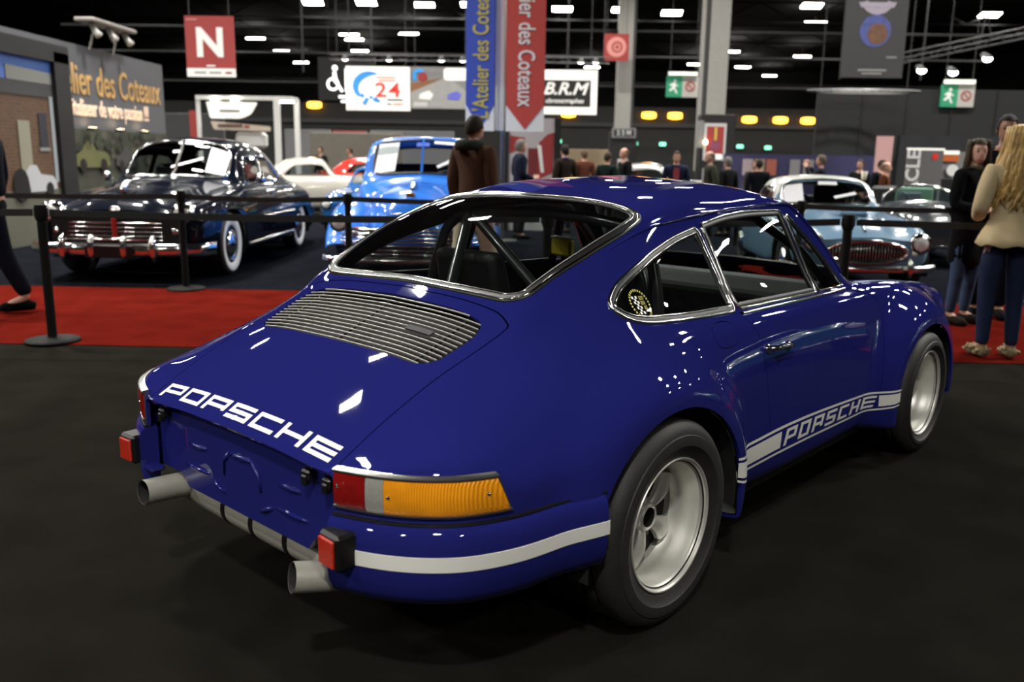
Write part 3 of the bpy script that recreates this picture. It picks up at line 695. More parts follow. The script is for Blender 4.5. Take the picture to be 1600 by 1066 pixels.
mb = MB(); mb.box((.90, .287, 1.044), (.035, .14, .010), rz=-.2, bev=.004); mb.build('board_edge', WHITE_VINYL, car); mb = MB(); mb.box((.92, .287, .62), (.02, .03, .72)); mb.build('board_stand', BLACK, car)
# round sticker on the quarter window: dark disc print, checker flag and figures
def sticker(name, pts2, mat, off):
    V = [on_side(x, z, -1, off)[0] for x, z in pts2]; return ob(name, V, [tuple(range(len(V)))], mat, car)
GOLD = M('gold_print', (.55, .48, .08), .5, noise=.1)
cx, cz, rr = .115, .948, .040
ring = np.linspace(0, 2 * pi, 28, endpoint=False)
for k in range(0, 28, 1):
    a, b = 2 * pi * (k + .15) / 28, 2 * pi * (k + .75) / 28
    sticker('sticker_letter', [(cx + r * cos(t), cz + r * sin(t)) for r, t in ((.037, a), (.0435, a), (.0435, b), (.037, b))], GOLD, .004)
for i in range(3):
    for j in range(7):
        if (i + j) % 2 == 0:
            x0 = cx - .027 + .008 * i + .0012 * j; z0 = cz + .024 - .0075 * j
            sticker('sticker_check', [(x0, z0), (x0 + .008, z0), (x0 + .0088, z0 - .0075), (x0 + .0008, z0 - .0075)], WHITE_VINYL, .004)
for i in range(3):
    for j in range(3):
        x0 = cx + .004 + .0068 * i; z0 = cz + .020 - .014 * j
        if (i, j) == (0, 2): continue
        for bx in ((0, 0, .005, .002), (0, -.0045, .005, -.0025), (.0035, 0.002, .005, -.0085), (0, -.0085, .005, -.0065)):
            sticker('sticker_figure', [(x0 + bx[0], z0 + bx[1]), (x0 + bx[2], z0 + bx[1]), (x0 + bx[2], z0 + bx[3]), (x0 + bx[0], z0 + bx[3])], GOLD, .0045)
# ------------------------------------------------------------------ the hall
DARKWALL = M('dark_grey_wall', (.065, .065, .067), .85, noise=.2, nscale=.6)
CEIL = M('dark_ceiling', (.055, .055, .057), .9, noise=.2, nscale=.5)
ROOFSTEEL = M('dark_roof_steel', (.012, .012, .0125), .8, noise=.15); STEEL = M('grey_painted_steel', (.05, .05, .05), .6, .2, noise=.15)
def carpet(name, col, **k):
    return M(name, col, .95, noise=.45, nscale=3.2, bump=.5, bscale=420, spec=0., **k)
BLKCARPET = carpet('black_carpet', (.0140, .0130, .0105))
REDCARPET = carpet('red_carpet', (.090, .0075, .0048))
NAVYCARPET = carpet('dark_slate_carpet', (.0075, .0085, .0115))
def sbox(name, c, d, mat, bev=0.): mb = MB(); mb.box(c, d, bev=bev); return struct(name, mb.V, mb.F, mat)
struct('floor', [(-45, -28, 0), (45, -28, 0), (45, 105, 0), (-45, 105, 0)], [(0, 1, 2, 3)], BLKCARPET)
sbox('floor_runner', (-18.5, 4.50, .003), (50, 2.76, .006), REDCARPET)
sbox('floor_stand', (0, 11.94, .002), (88, 12.1, .004), NAVYCARPET)
struct('ceiling', [(-45, -28, 11.6), (-45, 105, 11.6), (45, 105, 11.6), (45, -28, 11.6)], [(0, 1, 2, 3)], CEIL)
sbox('wall_far', (0, 105, 5.8), (90, .3, 11.6), DARKWALL); sbox('wall_left', (-45, 38, 5.8), (.3, 134, 11.6), DARKWALL)
sbox('wall_right', (45, 38, 5.8), (.3, 134, 11.6), DARKWALL); sbox('wall_behind', (0, -28, 5.8), (90, .3, 11.6), DARKWALL)
sbox('wall_partition', (4, 52, 2.2), (64, .25, 4.4), M('partition_grey', (.022, .0215, .020), .8, noise=.2, nscale=.8))
sbox('trim_partition', (4, 51.8, 3.35), (64, .12, .25), STEEL)
# roof beams and lattice girders
for k, y in enumerate((30, 38, 46, 56, 66, 76, 88)):
    mb = MB()
    for z in (11.1, 9.9 if y > 50 else 10.3): mb.box((0, y, z), (88, .12, .10))
    for i in range(34):
        x0 = -43 + i * 2.6; z0, z1 = (9.9 if y > 50 else 10.3), 11.1
        mb.tube([(x0, y, z0 if i % 2 else z1), (x0 + 2.6, y, z1 if i % 2 else z0)], .035, 4)
    o = mb.build('roof_girder', ROOFSTEEL); tag(o, 'dark steel lattice roof girder, number %s from the camera' % ['one', 'two', 'three', 'four', 'five', 'six', 'seven'][k], 'girder', 'roof girders')
for k, (y, z, x0, x1) in enumerate(((36, 6.6, -20, 24), (42, 6.2, -24, 22), (47, 5.2, -26, 26), (60, 8.2, -30, 30), (60, 6.4, -30, 30))):
    o = ob('ceiling_pipe', *tube([(x0, y, z), (x1, y, z)], .06, 6), ROOFSTEEL); tag(o, ['thin grey pipe hung highest over the white columns', 'thin grey pipe hung behind the column tops', 'low grey pipe above the amber wall lamps', 'upper long pipe deep in the dark roof', 'lower long pipe deep in the dark roof'][k], 'pipe', 'hung pipes')
for k, x in enumerate((-9.2, -6.4, 1.5, 12.4, 15.6)):
    o = ob('hanger_rod', *tube([(x, 34, 4.6), (x, 34, 11.5)], .04, 5), ROOFSTEEL); tag(o, 'thin vertical steel rod hanging from the roof, %s from the left' % ['first', 'second', 'third', 'fourth', 'fifth'][k], 'rod', 'hanger rods')

# floodlights: housing and bright diffuser
LENS = M('lamp_diffuser', (1, 1, 1), .5, emis=LAMP_EMIT, ecol=(1., .97, .90))
hous = MB(); hous.box((0, 0, .09), (1.30, .70, .16), bev=.03); hous.box((0, 0, .20), (.5, .3, .10)); hous.tube([(-.3, 0, .2), (0, 0, .5)], .012, 5); hous.tube([(.3, 0, .2), (0, 0, .5)], .012, 5); hous.tube([(0, 0, .45), (0, 0, .95)], .012, 5)
lamp0 = None
beam = bpy.data.lights.new('floodlight_beam', 'AREA'); beam.shape = 'RECTANGLE'; beam.size = .95; beam.size_y = .46; beam.energy = LAMP_WATT; beam.spread = radians(LAMP_SPREAD); beam.color = (1., .97, .91)
def place_lamp(x, y, z, tilt, label, group, sc=1.):
    global lamp0
    t = thing('floodlight', label, 'lamp', (x, y, z), 0, group); t.rotation_euler = (tilt, 0, 0); t.scale = (sc, sc, sc)
    if lamp0 is None:
        a = hous.build('housing', STEEL, t); b = ob('diffuser', [(-.6, -.3, 0), (-.6, .3, 0), (.6, .3, 0), (.6, -.3, 0)], [(0, 1, 2, 3)], LENS, t); lamp0 = (a, b)
    else:
        for q in lamp0: c = q.copy(); COL.objects.link(c); c.parent = t
    if not tilt: lo = bpy.data.objects.new('floodlight_beam', beam); COL.objects.link(lo); lo.parent = t; lo.location = (0, 0, -.01)
for x, y in LAMPS: place_lamp(x, y, LAMP_Z, 0, 'square high-bay floodlight under the roof, outside the picture', 'floodlights under the roof', .80)
for k, (x, y, z) in enumerate(((-13.7, 54.6, 10.55), (-10.4, 54.8, 10.6), (-6.8, 55, 10.55), (-3.9, 55, 10.6), (1.8, 55, 10.4), (5.5, 55, 10.4), (8.6, 55, 10.25), (16.9, 54, 10.6), (28.6, 56, 10.5))):
    place_lamp(x, y, z, -.30, 'bright white floodlight in the far row under the roof, %s from the left' % ['first', 'second', 'third', 'fourth', 'fifth', 'sixth', 'seventh', 'eighth', 'ninth'][k], 'far row of floodlights')
TUBE = M('tube_lamp', (1, .95, .85), .5, emis=26., ecol=(1, .95, .86))
for x, y in ((-14.4, 69), (-14.6, 72), (-15.7, 80), (-15.7, 83), (-22.7, 72), (-23.1, 81), (-23.9, 91), (-9.6, 68), (17, 77), (15.9, 88), (26, 99), (-34, 92), (19, 60), (24, 80), (21, 90), (6, 92)):
    t = thing('tube_light', 'small warm tube light far back under the dark roof', 'lamp', (x, y, 10.5), 0, 'far tube lights')
    mb = MB(); mb.box((0, 0, 0), (1.5, .16, .12), bev=.03); mb.build('tube', TUBE, t); mb = MB(); mb.box((0, 0, .55), (.06, .06, 1.06)); mb.build('hanger', STEEL, t)
AMB = M('amber_lamp', (1, .42, .03), .5, emis=9., ecol=(1, .40, .03))
for k, (x, z) in enumerate(((-13.1, 4.25), (2.24, 3.93), (7.06, 3.92), (8.62, 3.91), (11.62, 3.8), (13.06, 3.75), (14.91, 3.74), (16.56, 3.73))):
    t = thing('wall_lamp', 'amber bulkhead lamp on the far dark wall, %s from the left' % ['first', 'second', 'third', 'fourth', 'fifth', 'sixth', 'seventh', 'eighth'][k], 'lamp', (x, 51.72, z), 0, 'amber wall lamps')
    ob('glow_glass', *lathe([(.0, -.42), (.14, -.40), (.19, -.2), (.20, 0), (.19, .2), (.14, .40), (0, .42)], 12, 'x'), AMB, t, smooth=True)
    mb = MB(); mb.box((0, .10, .22), (.95, .3, .08)); mb.build('hood', STEEL, t)
GRN = M('green_lamp', (.2, .9, .5), .5, emis=2.2, ecol=(.25, 1, .6))
for k, (x, z) in enumerate(((-5.02, 2.44), (1.67, 2.32), (6.27, 2.25), (7.96, 2.24), (11.19, 2.14), (12.61, 2.17), (14.29, 2.12))):
    t = thing('exit_light', 'tiny green exit light below the amber lamps, %s from the left' % ['first', 'second', 'third', 'fourth', 'fifth', 'sixth', 'seventh'][k], 'lamp', (x, 51.74, z), 0, 'green exit lights')
    mb = MB(); mb.box((0, 0, 0), (.38, .10, .20), bev=.03); mb.build('lit_face', GRN, t); mb = MB(); mb.box((0, .08, 0), (.46, .1, .28)); mb.build('case', STEEL, t)

# ------------------------------------------------------------------ signs
WHT = M('white_print', (.80, .80, .78), .5, noise=.03); REDP = M('red_print', (.30, .035, .032), .55, noise=.06, nscale=2); BLUEP = M('blue_print', (.045, .085, .45), .55, noise=.05, nscale=2)
GREYP = M('grey_print', (.20, .20, .20), .6, noise=.1); BLKP = M('black_print', (.006, .006, .006), .55, noise=.1); YELP = M('gold_lettering', (.55, .46, .08), .5, noise=.05)
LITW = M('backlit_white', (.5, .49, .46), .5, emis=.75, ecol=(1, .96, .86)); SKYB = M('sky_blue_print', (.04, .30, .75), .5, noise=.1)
BRTW = M('lit_white_letters', (1, 1, 1), .5, emis=1.6)
def flat(name, pts, y, mat, parent, th=.01):
    """an upright plate: outline in x,z with its face towards -y"""
    V, F = prism(pts, y, y + th, 'y'); return ob(name, V, F, mat, parent)
def rect(x0, z0, x1, z1): return [(x0, z0), (x1, z0), (x1, z1), (x0, z1)]
def ringpts(cx, cz, r, a0=0, a1=2 * pi, n=24): return [(cx + r * cos(t), cz + r * sin(t)) for t in np.linspace(a0, a1, n, endpoint=abs(a1 - a0) < 6.2)]
def annulus(name, cx, cz, r0, r1, y, mat, parent, a0=0., a1=2 * pi, n=28):
    a = [(cx + r1 * cos(t), cz + r1 * sin(t)) for t in np.linspace(a0, a1, n)]; b = [(cx + r0 * cos(t), cz + r0 * sin(t)) for t in np.linspace(a1, a0, n)]
    V = [(p[0], y, p[1]) for p in a + b]; F = [(i, i + 1, 2 * n - 2 - i, 2 * n - 1 - i) for i in range(n - 1)]
    V += [(p[0], y + .01, p[1]) for p in a + b]
    return ob(name, V, F, mat, parent)
def smudge(parent, x, z, w, h, mat, y=-.014):
    """a line of print too small to read"""
    return flat('fine_print', rect(x - w / 2, z - h / 2, x + w / 2, z + h / 2), y, mat, parent, .004)
def wires(parent, xs, z, top=11.5):
    for x in xs: ob('hanging_wire', *tube([(x, .02, z), (x, .02, top)], .012, 4), STEEL, parent)

t = thing('hall_sign', 'hanging red square sign with a large white letter N', 'sign', (-7.97, 20, 0))
flat('panel', rect(-.62, 3.25, .62, 4.72), 0, REDP, t, .03); text_part('N', .95, WHT, t, (0, -.012, 4.05), bold=.035); flat('footer', rect(-.62, 3.25, .62, 3.46), -.008, WHT, t, .01)
smudge(t, 0, 3.52, .22, .035, WHT); smudge(t, -.28, 3.355, .30, .04, GREYP); smudge(t, .10, 3.355, .30, .04, GREYP); smudge(t, .44, 3.355, .16, .05, REDP); smudge(t, -.44, 4.63, .28, .03, M('pale_pink_print', (.62, .25, .22), .5)); wires(t, (-.5, .5), 4.72)

t = thing('race_sign', 'backlit white hanging sign with blue swirl and red number 24', 'sign', (-4.79, 26, 0))
flat('light_box', rect(-1.02, 2.77, 1.02, 4.12), 0, LITW, t, .12)
V = []; n = 26
for i in range(n):
    a = radians(55) + radians(175) * i / (n - 1); w = .02 + .20 * sin(pi * min(1, (i / (n - 1)) ** .8 * .86)); V += [(-.28 + (.52) * cos(a), -.012, 3.52 + .45 * sin(a)), (-.28 + (.52 - w) * cos(a) , -.012, 3.52 + (.45 - w) * sin(a))]
ob('swirl', V, [(2 * i, 2 * i + 1, 2 * i + 3, 2 * i + 2) for i in range(n - 1)], SKYB, t)
for x, z, s in ((-.50, 3.22, .07), (-.36, 3.10, .07), (-.22, 3.17, .06), (-.42, 3.00, .08), (-.08, 3.10, .08), (.02, 3.06, .06)): flat('check', [(x - s, z - s * .6), (x + s * .8, z - s), (x + s, z + s * .7), (x - s * .7, z + s)], -.012, SKYB, t, .008)
text_part('2', .62, M('bright_red_print', (.75, .04, .03), .5), t, (.10, -.014, 3.38), xs=1.25, bold=.01); text_part('4', .62, M('bright_red_print', (.75, .04, .03), .5), t, (.54, -.014, 3.38), xs=1.25, bold=.01); smudge(t, .26, 3.79, .62, .05, M('pale_red_print', (.62, .28, .24), .5)); smudge(t, .30, 3.69, .54, .05, M('pale_red_print', (.62, .28, .24), .5))
smudge(t, .55, 3.10, .52, .05, BLKP); smudge(t, .36, 2.97, .16, .06, GREYP); smudge(t, .64, 2.97, .34, .06, M('pale_red_print', (.62, .28, .24), .5)); wires(t, (-.9, .9), 4.12)
t = thing('race_poster', 'hanging grey track poster with two racing cars beside the white 24 sign', 'poster', (-2.80, 26, 0))
flat('panel', rect(-.93, 2.85, .93, 4.13), 0, GREYP, t, .10)
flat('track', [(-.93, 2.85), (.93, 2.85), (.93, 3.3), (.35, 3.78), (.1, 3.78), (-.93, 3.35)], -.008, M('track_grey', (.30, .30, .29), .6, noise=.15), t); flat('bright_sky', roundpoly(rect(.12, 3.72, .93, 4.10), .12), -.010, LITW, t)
flat('earth_bank', [(-.93, 3.35), (.05, 3.78), (-.93, 3.62)], -.010, M('brown_print', (.22, .10, .04), .6), t); annulus('swirl', -.66, 3.85, .10, .22, -.016, SKYB, t, radians(40), radians(230)); flat('red_mark', ringpts(-.55, 3.82, .15, n=14), -.018, REDP, t)
for x, z, m in ((-.45, 3.24, WHT), (.45, 3.24, M('violet_print', (.12, .13, .55), .5))): flat('printed_car', [(x - .22, z - .10), (x + .14, z - .12), (x + .24, z + .04), (x + .10, z + .16), (x - .10, z + .10), (x - .20, z + .05)], -.016, m, t)
smudge(t, -.62, 2.98, .44, .13, M('grey_light_print', (.5, .5, .5), .5)); smudge(t, -.10, 2.98, .50, .12, M('grey_mid_print', (.32, .32, .32), .5)); wires(t, (-.8, .8), 4.13)
t = thing('watch_sign', 'backlit white sign with a black plate reading B.R.M', 'sign', (1.16, 26, 0))
flat('light_box', rect(-1.35, 2.73, 1.03, 4.09), 0, LITW, t, .12); flat('black_plate', rect(-.86, 2.96, .83, 3.78), -.010, BLKP, t)
text_part('B.R.M', .52, WHT, t, (0, -.016, 3.50), shear=.3, bold=.012, xs=1.1); text_part('chronographes', .20, WHT, t, (0, -.016, 3.14), shear=.25, bold=.004); wires(t, (-.9, .8), 4.09)
t = thing('access_sign', 'lit white wheelchair symbol on a dark hanging panel', 'sign', (-6.75, 30, 0))
flat('panel', rect(-.9, 3.3, 1.2, 4.8), .02, BLKP, t, .05); annulus('wheel_symbol', -.36, 3.86, .15, .23, 0, BRTW, t); flat('head_symbol', ringpts(-.28, 4.42, .10, n=14), 0, BRTW, t)
flat('back_symbol', [(-.36, 4.28), (-.24, 4.30), (-.20, 3.96), (.02, 3.62), (-.06, 3.58), (-.28, 3.90), (-.36, 3.98)], -.004, BRTW, t); flat('bar', rect(.08, 3.60, .14, 4.40), 0, BRTW, t); smudge(t, .06, 3.42, .44, .09, BRTW); smudge(t, .10, 3.26, .36, .08, BRTW); wires(t, (-.5, .8), 4.8)
# truss with spots over the lit signs
t = thing('lighting_truss', 'slim grey truss carrying spots above the backlit signs', 'truss', (-1.7, 25.2, 4.22))
wires(t, (-4.2, 0, 4.0), .1, 7.3); mb = MB()
for dz in (0, .16): mb.tube([(-4.4, 0, dz), (4.2, 0, dz)], .025, 6)
for i in range(34): mb.tube([(-4.4 + i * .25, 0, 0 if i % 2 else .16), (-4.15 + i * .25, 0, .16 if i % 2 else 0)], .012, 4)
mb.build('girder', STEEL, t)
SPOTE = M('spot_face', (1, .97, .9), .5, emis=14., ecol=(1, .96, .88))
for x in (-3.9, -2.55, -.95, -.3, 3.3, 3.75):
    sp = ob('spot', *lathe([(0, .16), (.07, .14), (.09, 0)], 12, 'z', (x, -.25, -.02)), STEEL, t, smooth=True); ob('spot_glass', [(x + .10 * cos(a), -.26 + .07 * sin(a), -.02 + .02 * cos(a * 2)) for a in np.linspace(0, 2 * pi, 14, endpoint=False)], [tuple(range(14))], SPOTE, sp)

# banners on their pole
def banner(name, label, x0, x1, y, mat):
    t = thing(name, label, 'banner', ((x0 + x1) / 2, y, 0)); w = (x1 - x0) / 2
    flat('white_tail', rect(-w, 1.79, w, 2.5), 0, WHT, t, .006); flat('cloth', [(-w, 2.20), (0, 1.82), (w, 2.20), (w, 6.0), (-w, 6.0)], -.006, mat, t, .005); return t
t = banner('vertical_banner', 'tall blue banner with gold lettering and white pointed foot', -.88, -.42, 11.6, BLUEP)
text_part("L'Atelier des Coteaux", .36, YELP, t, (.02, -.010, 1.98), rot=(pi / 2, -pi / 2, 0), align='LEFT', bold=.004, xs=.66)
t = banner('vertical_banner', 'tall red banner with white lettering and white pointed foot', -.233, .384, 11.6, M('banner_red', (.52, .065, .05), .55, noise=.05))
text_part("L'Atelier des Coteaux", .38, WHT, t, (0, -.010, 2.18), rot=(pi / 2, pi / 2, 0), align='RIGHT', bold=.004, xs=.66)
t = thing('narrow_banner', 'narrow white side banner between the blue and red banners', 'banner', (-.335, 11.66, 0)); flat('cloth', rect(-.075, 1.80, .06, 6.0), 0, WHT, t, .006)
t = thing('banner_pole', 'slim grey pole standing between the blue and red banners', 'pole', (-.281, 11.75, 0)); ob('shaft', *tube([(0, 0, 0), (0, 0, 6.2)], .036, 12), M('grey_pole', (.30, .30, .30), .4, .4), t, smooth=True); ob('base', *lathe([(0, .0), (.26, .0), (.26, .02), (.05, .04), (0, .04)], 20), STEEL, t); ob('cross_arm', *tube([(-.65, -.1, 6.02), (.72, -.1, 6.02)], .016, 8), STEEL, t)

# columns with kiosks
COLM = M('pale_column', (.28, .27, .25), .7, noise=.1)
sbox('trim_1', (3.97, 36, 6.5), (.62, .6, 10.2), COLM); sbox('trim_2', (4.33, 36.1, 6.5), (.12, .7, 10.2), STEEL)
sbox('trim_3', (6.10, 27, 6.3), (.62, .6, 10.6), COLM); sbox('trim_4', (5.70, 27.02, 6.3), (.14, .5, 10.6), STEEL); sbox('trim_5', (5.59, 26.9, 6.3), (.09, .3, 10.6), COLM)
t = thing('display_kiosk', 'black kiosk with a pale caption strip around the slimmer far column', 'kiosk', (3.97, 35.4, 0)); mb = MB(); mb.box((0, 0, 1.22), (1.15, .7, 2.44), bev=.02); mb.build('cabinet', BLKP, t)
flat('caption_strip', rect(-.5, 2.22, .5, 2.62), -.42, GREYP, t, .02); text_part('2 2 M', .26, M('grey_light_print', (.5, .5, .5), .5), t, (0, -.43, 2.42), bold=.01); flat('frame_strip', rect(-.42, 2.28, .42, 2.56), -.425, BLKP, t, .004); flat('leaflet', rect(-.22, .82, .22, 1.35), -.37, M('grey_light_print', (.5, .5, .5), .5), t)
t = thing('display_kiosk', 'black kiosk with a framed red poster around the broad column', 'kiosk', (6.10, 26.5, 0)); mb = MB(); mb.box((0, 0, 1.40), (1.10, .8, 2.80), bev=.02); mb.build('cabinet', BLKP, t)
flat('poster_border', rect(-.44, 1.36, .26, 2.52), -.42, M('grey_light_print', (.5, .5, .5), .5), t, .02); flat('poster_red', rect(-.36, 1.55, .19, 2.42), -.428, REDP, t, .008); flat('poster_bar', rect(-.11, 1.95, -.04, 2.40), -.434, YELP, t, .006); flat('poster_figure', ringpts(-.08, 1.82, .17, n=16), -.434, M('purple_print', (.22, .05, .10), .6), t, .005); flat('poster_foot', roundpoly(rect(-.34, 1.40, .16, 1.56), .05), -.434, LITW, t, .005)
o = ob('glow', *lathe([(0, -.07), (.06, -.05), (.07, 0), (.06, .06), (0, .09)], 12, 'z', (-.40, -.5, 1.92)), M('warm_lamp', (1, .7, .4), .5, emis=9., ecol=(1, .72, .4)), t, smooth=True)
flat('side_picture', rect(-.66, 1.75, -.46, 2.6), -.42, GREYP, t, .02)
t = thing('round_logo_sign', 'red hanging sign with a pale round emblem on the far column', 'sign', (3.53, 35, 0)); flat('panel', rect(-.50, 5.30, .50, 6.37), 0, REDP, t, .05); flat('emblem', ringpts(0, 5.85, .40, n=24), -.01, M('pale_pink_print', (.62, .25, .22), .5), t); annulus('emblem_ring', .02, 5.85, .16, .22, -.02, REDP, t); flat('emblem_dot', ringpts(.02, 5.85, .07, n=12), -.02, REDP, t); wires(t, (-.4, .4), 6.37)
def exit_sign(label, x, y, z0, z1, w):
    t = thing('exit_sign', label, 'sign', (x, y, 0), 0, 'green and white exit signs'); g = M('exit_green', (.02, .22, .11), .5, emis=.12, ecol=(.05, .5, .25)); flat('green_half', rect(-w, z0, 0, z1), 0, g, t, .06); flat('white_half', rect(0, z0, w, z1), 0, M('dim_white_print', (.42, .40, .37), .6), t, .06)
    zc = (z0 + z1) / 2; h = (z1 - z0) / 2; cx = -w / 2
    flat('runner_head', ringpts(cx + .06 * h, zc + .55 * h, .14 * h, n=10), -.008, WHT, t); flat('runner_body', [(cx - .1 * h, zc + .35 * h), (cx + .16 * h, zc + .3 * h), (cx + .10 * h, zc - .15 * h), (cx + .34 * h, zc - .62 * h), (cx + .2 * h, zc - .68 * h), (cx - .05 * h, zc - .2 * h), (cx - .30 * h, zc - .45 * h), (cx - .5 * h, zc - .40 * h), (cx - .45 * h, zc - .28 * h), (cx - .22 * h, zc - .1 * h)], -.008, WHT, t)
    flat('runner_arm', [(cx - .45 * h, zc + .15 * h), (cx - .1 * h, zc + .34 * h), (cx + .4 * h, zc + .05 * h), (cx + .36 * h, zc - .05 * h), (cx - .0 * h, zc + .2 * h), (cx - .4 * h, zc + .02 * h)], -.009, WHT, t)
    annulus('ban_ring', w / 2, zc, .34 * h, .48 * h, -.008, REDP, t); flat('ban_bar', [(w / 2 - .34 * h, zc + .26 * h), (w / 2 - .26 * h, zc + .34 * h), (w / 2 + .34 * h, zc - .26 * h), (w / 2 + .26 * h, zc - .34 * h)], -.010, REDP, t)
    flat('top_lamp', rect(-w * .9, z1 + .02, w * .9, z1 + .14), -.08, M('dim_tube', (.9, .9, .8), .5, emis=.7), t, .1); wires(t, (-w * .8, w * .8), z1)
exit_sign('green and white exit sign left of the broad pale column', 6.14, 34, 3.83, 4.66, .64); exit_sign('green and white exit sign above the standing women', 13.5, 26, 3.12, 3.80, .52)
t = thing('planet_banner', 'dark hanging banner printed with a small blue and orange planet', 'banner', (8.58, 20, 0)); flat('cloth', rect(-.76, 3.44, .76, 5.6), 0, M('charcoal_print', (.028, .028, .030), .6, noise=.1), t, .02)
pm = M('planet_print', (.05, .065, .22), .6, noise=.9, nscale=4); flat('planet', ringpts(0, 4.55, .38, n=30), -.008, pm, t); flat('planet_land', ringpts(.06, 4.48, .25, n=20), -.014, M('planet_land', (.11, .05, .025), .6, noise=.8, nscale=9), t, .006); annulus('crest_arc', 0, 5.35, .26, .42, -.008, M('pale_lilac_print', (.30, .26, .32), .6), t, radians(200), radians(340)); flat('crest_ribbon', [(-.46, 5.22), (.46, 5.22), (.40, 5.10), (-.40, 5.10)], -.012, M('pale_lilac_print', (.30, .26, .32), .6), t)
smudge(t, 0, 3.62, .70, .05, GREYP); smudge(t, 0, 3.54, .50, .04, GREYP); smudge(t, .45, 3.93, .26, .04, GREYP); wires(t, (-.7, .7), 5.6)

# left stand: text wall, mural and framed picture panel (both run along the depth of the hall)
def lflat(name, pts, x, mat, parent, th=.01):
    """an upright plate facing +x: outline in y,z"""
    V, F = prism([(p[0], p[1]) for p in pts], x - th, x, 'x'); return ob(name, V, F, mat, parent)
t = thing('stand_wall', 'grey stand wall with gold and pale lettering behind the black saloon', 'wall', (-8.7, 0, 0))
WALLG = M('stand_grey', (.085, .088, .098), .7, noise=.08, nscale=1.); lflat('fascia', rect(8.2, 1.80, 18.7, 3.40), 0, WALLG, t, .20)
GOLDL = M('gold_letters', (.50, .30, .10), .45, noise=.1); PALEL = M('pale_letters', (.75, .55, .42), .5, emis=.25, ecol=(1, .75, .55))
text_part("L'Atelier des Coteaux", .82, GOLDL, t, (.012, 18.45, 2.72), rot=(pi / 2, 0, pi / 2), align='RIGHT', bold=.006, xs=.74, depth=.008)
text_part('Le revituliseur de votre passion !!!', .46, PALEL, t, (.012, 17.75, 2.20), rot=(pi / 2, 0, pi / 2), align='RIGHT', bold=.006, xs=.66, depth=.008)
mur = M('mural_foliage', (.040, .044, .030), .7, noise=.9, nscale=2.2, bump=0); lflat('mural_print', rect(8.2, 0, 18.7, 1.80), .0, mur, t, .12)
rr_ = random.Random(3)
for k in range(90):
    y = rr_.uniform(13.4, 18.4); z = rr_.uniform(1.15, 1.72); r = rr_.uniform(.04, .12)
    lflat('printed_leaves', [(y + r * cos(a) * (1 + .3 * rr_.random()), z + r * .7 * sin(a) * (1 + .3 * rr_.random())) for a in np.linspace(0, 2 * pi, 11, endpoint=False)], .004 + .0005 * k, [M('leaf_print_a', (.028, .04, .02), .7), M('leaf_print_b', (.055, .06, .036), .7), M('leaf_print_c', (.02, .025, .017), .7), M('leaf_print_d', (.075, .07, .055), .7)][k % 4], t, .004)
def printed_car(y0, z0, s, mat, x, parent):
    pts = [(0, .16), (.04, .34), (.30, .44), (.50, .62), (.72, .62), (.86, .44), (1.3, .40), (1.42, .30), (1.44, .14), (1.2, .10), (.2, .10)]
    lflat('printed_car', [(y0 + p[0] * s, z0 + p[1] * s) for p in pts], x, mat, parent, .004)
    for q in (.30, 1.15): lflat('printed_wheel', [(y0 + (q + .14 * cos(a)) * s, z0 + (.14 + .14 * sin(a)) * s) for a in np.linspace(0, 2 * pi, 14, endpoint=False)], x + .004, BLKP, parent, .004)
printed_car(14.2, .95, 1.0, M('yellow_green_print', (.12, .125, .045), .6), .040, t); printed_car(15.9, .95, .85, M('dark_car_print', (.05, .05, .05), .6), .042, t)
spt = M('warm_spot', (1, .8, .5), .5, emis=22., ecol=(1, .74, .42))
for y in (14.75, 15.95, 17.15):
    sp = thing('uplight', None, None); sp.parent = t; mb = MB(); mb.box((.16, y, 1.80), (.16, .22, .06), bev=.01); mb.build('lamp_case', STEEL, sp); ob('lamp_glass', [(.10, y - .09, 1.835), (.22, y - .09, 1.835), (.22, y + .09, 1.835), (.10, y + .09, 1.835)], [(0, 1, 2, 3)], spt, sp)
t = thing('picture_frame_panel', 'black framed stand panel with a printed brick house and white car', 'panel', (-7.1, 0, 0))
mb = MB(); mb.box((-.06, 8.55, 2.83), (.14, 5.3, .26)); mb.box((-.06, 10.98, 1.40), (.14, .44, 2.90)); mb.build('frame', BLKP, t)
lflat('sky_print', rect(5.9, 2.2, 10.8, 2.75), -.06, M('blue_sky_print', (.10, .22, .62), .6, noise=.25, nscale=1.5), t)
def brick_mat():
    m = bpy.data.materials.new('printed_brickwork'); m.use_nodes = True; nt = m.node_tree; b = nt.nodes['Principled BSDF']; b.inputs['Roughness'].default_value = .6
    tc = nt.nodes.new('ShaderNodeTexCoord'); mp = nt.nodes.new('ShaderNodeMapping'); mp.inputs['Rotation'].default_value = (0, -pi / 2, -pi / 2); br = nt.nodes.new('ShaderNodeTexBrick'); br.inputs['Scale'].default_value = 5
    br.inputs['Color1'].default_value = (.15, .075, .035, 1); br.inputs['Color2'].default_value = (.11, .055, .028, 1); br.inputs['Mortar'].default_value = (.17, .11, .07, 1)
    sx = nt.nodes.new('ShaderNodeSeparateXYZ'); cx = nt.nodes.new('ShaderNodeCombineXYZ'); nt.links.new(tc.outputs['Object'], sx.inputs[0]); nt.links.new(sx.outputs[1], cx.inputs[0]); nt.links.new(sx.outputs[2], cx.inputs[1])
    nt.links.new(cx.outputs[0], br.inputs['Vector']); nt.links.new(br.outputs[0], b.inputs['Base Color']); return m
lflat('brick_print', rect(5.9, .75, 10.8, 2.22), -.058, brick_mat(), t); lflat('parapet_print', [(9.55, 2.34), (10.8, 2.34), (10.8, 2.52), (9.55, 2.56)], -.050, M('pale_stone_print', (.30, .31, .28), .7), t); lflat('cornice_print', rect(5.9, 2.16, 10.8, 2.36), -.046, M('slate_print', (.07, .07, .07), .7), t)
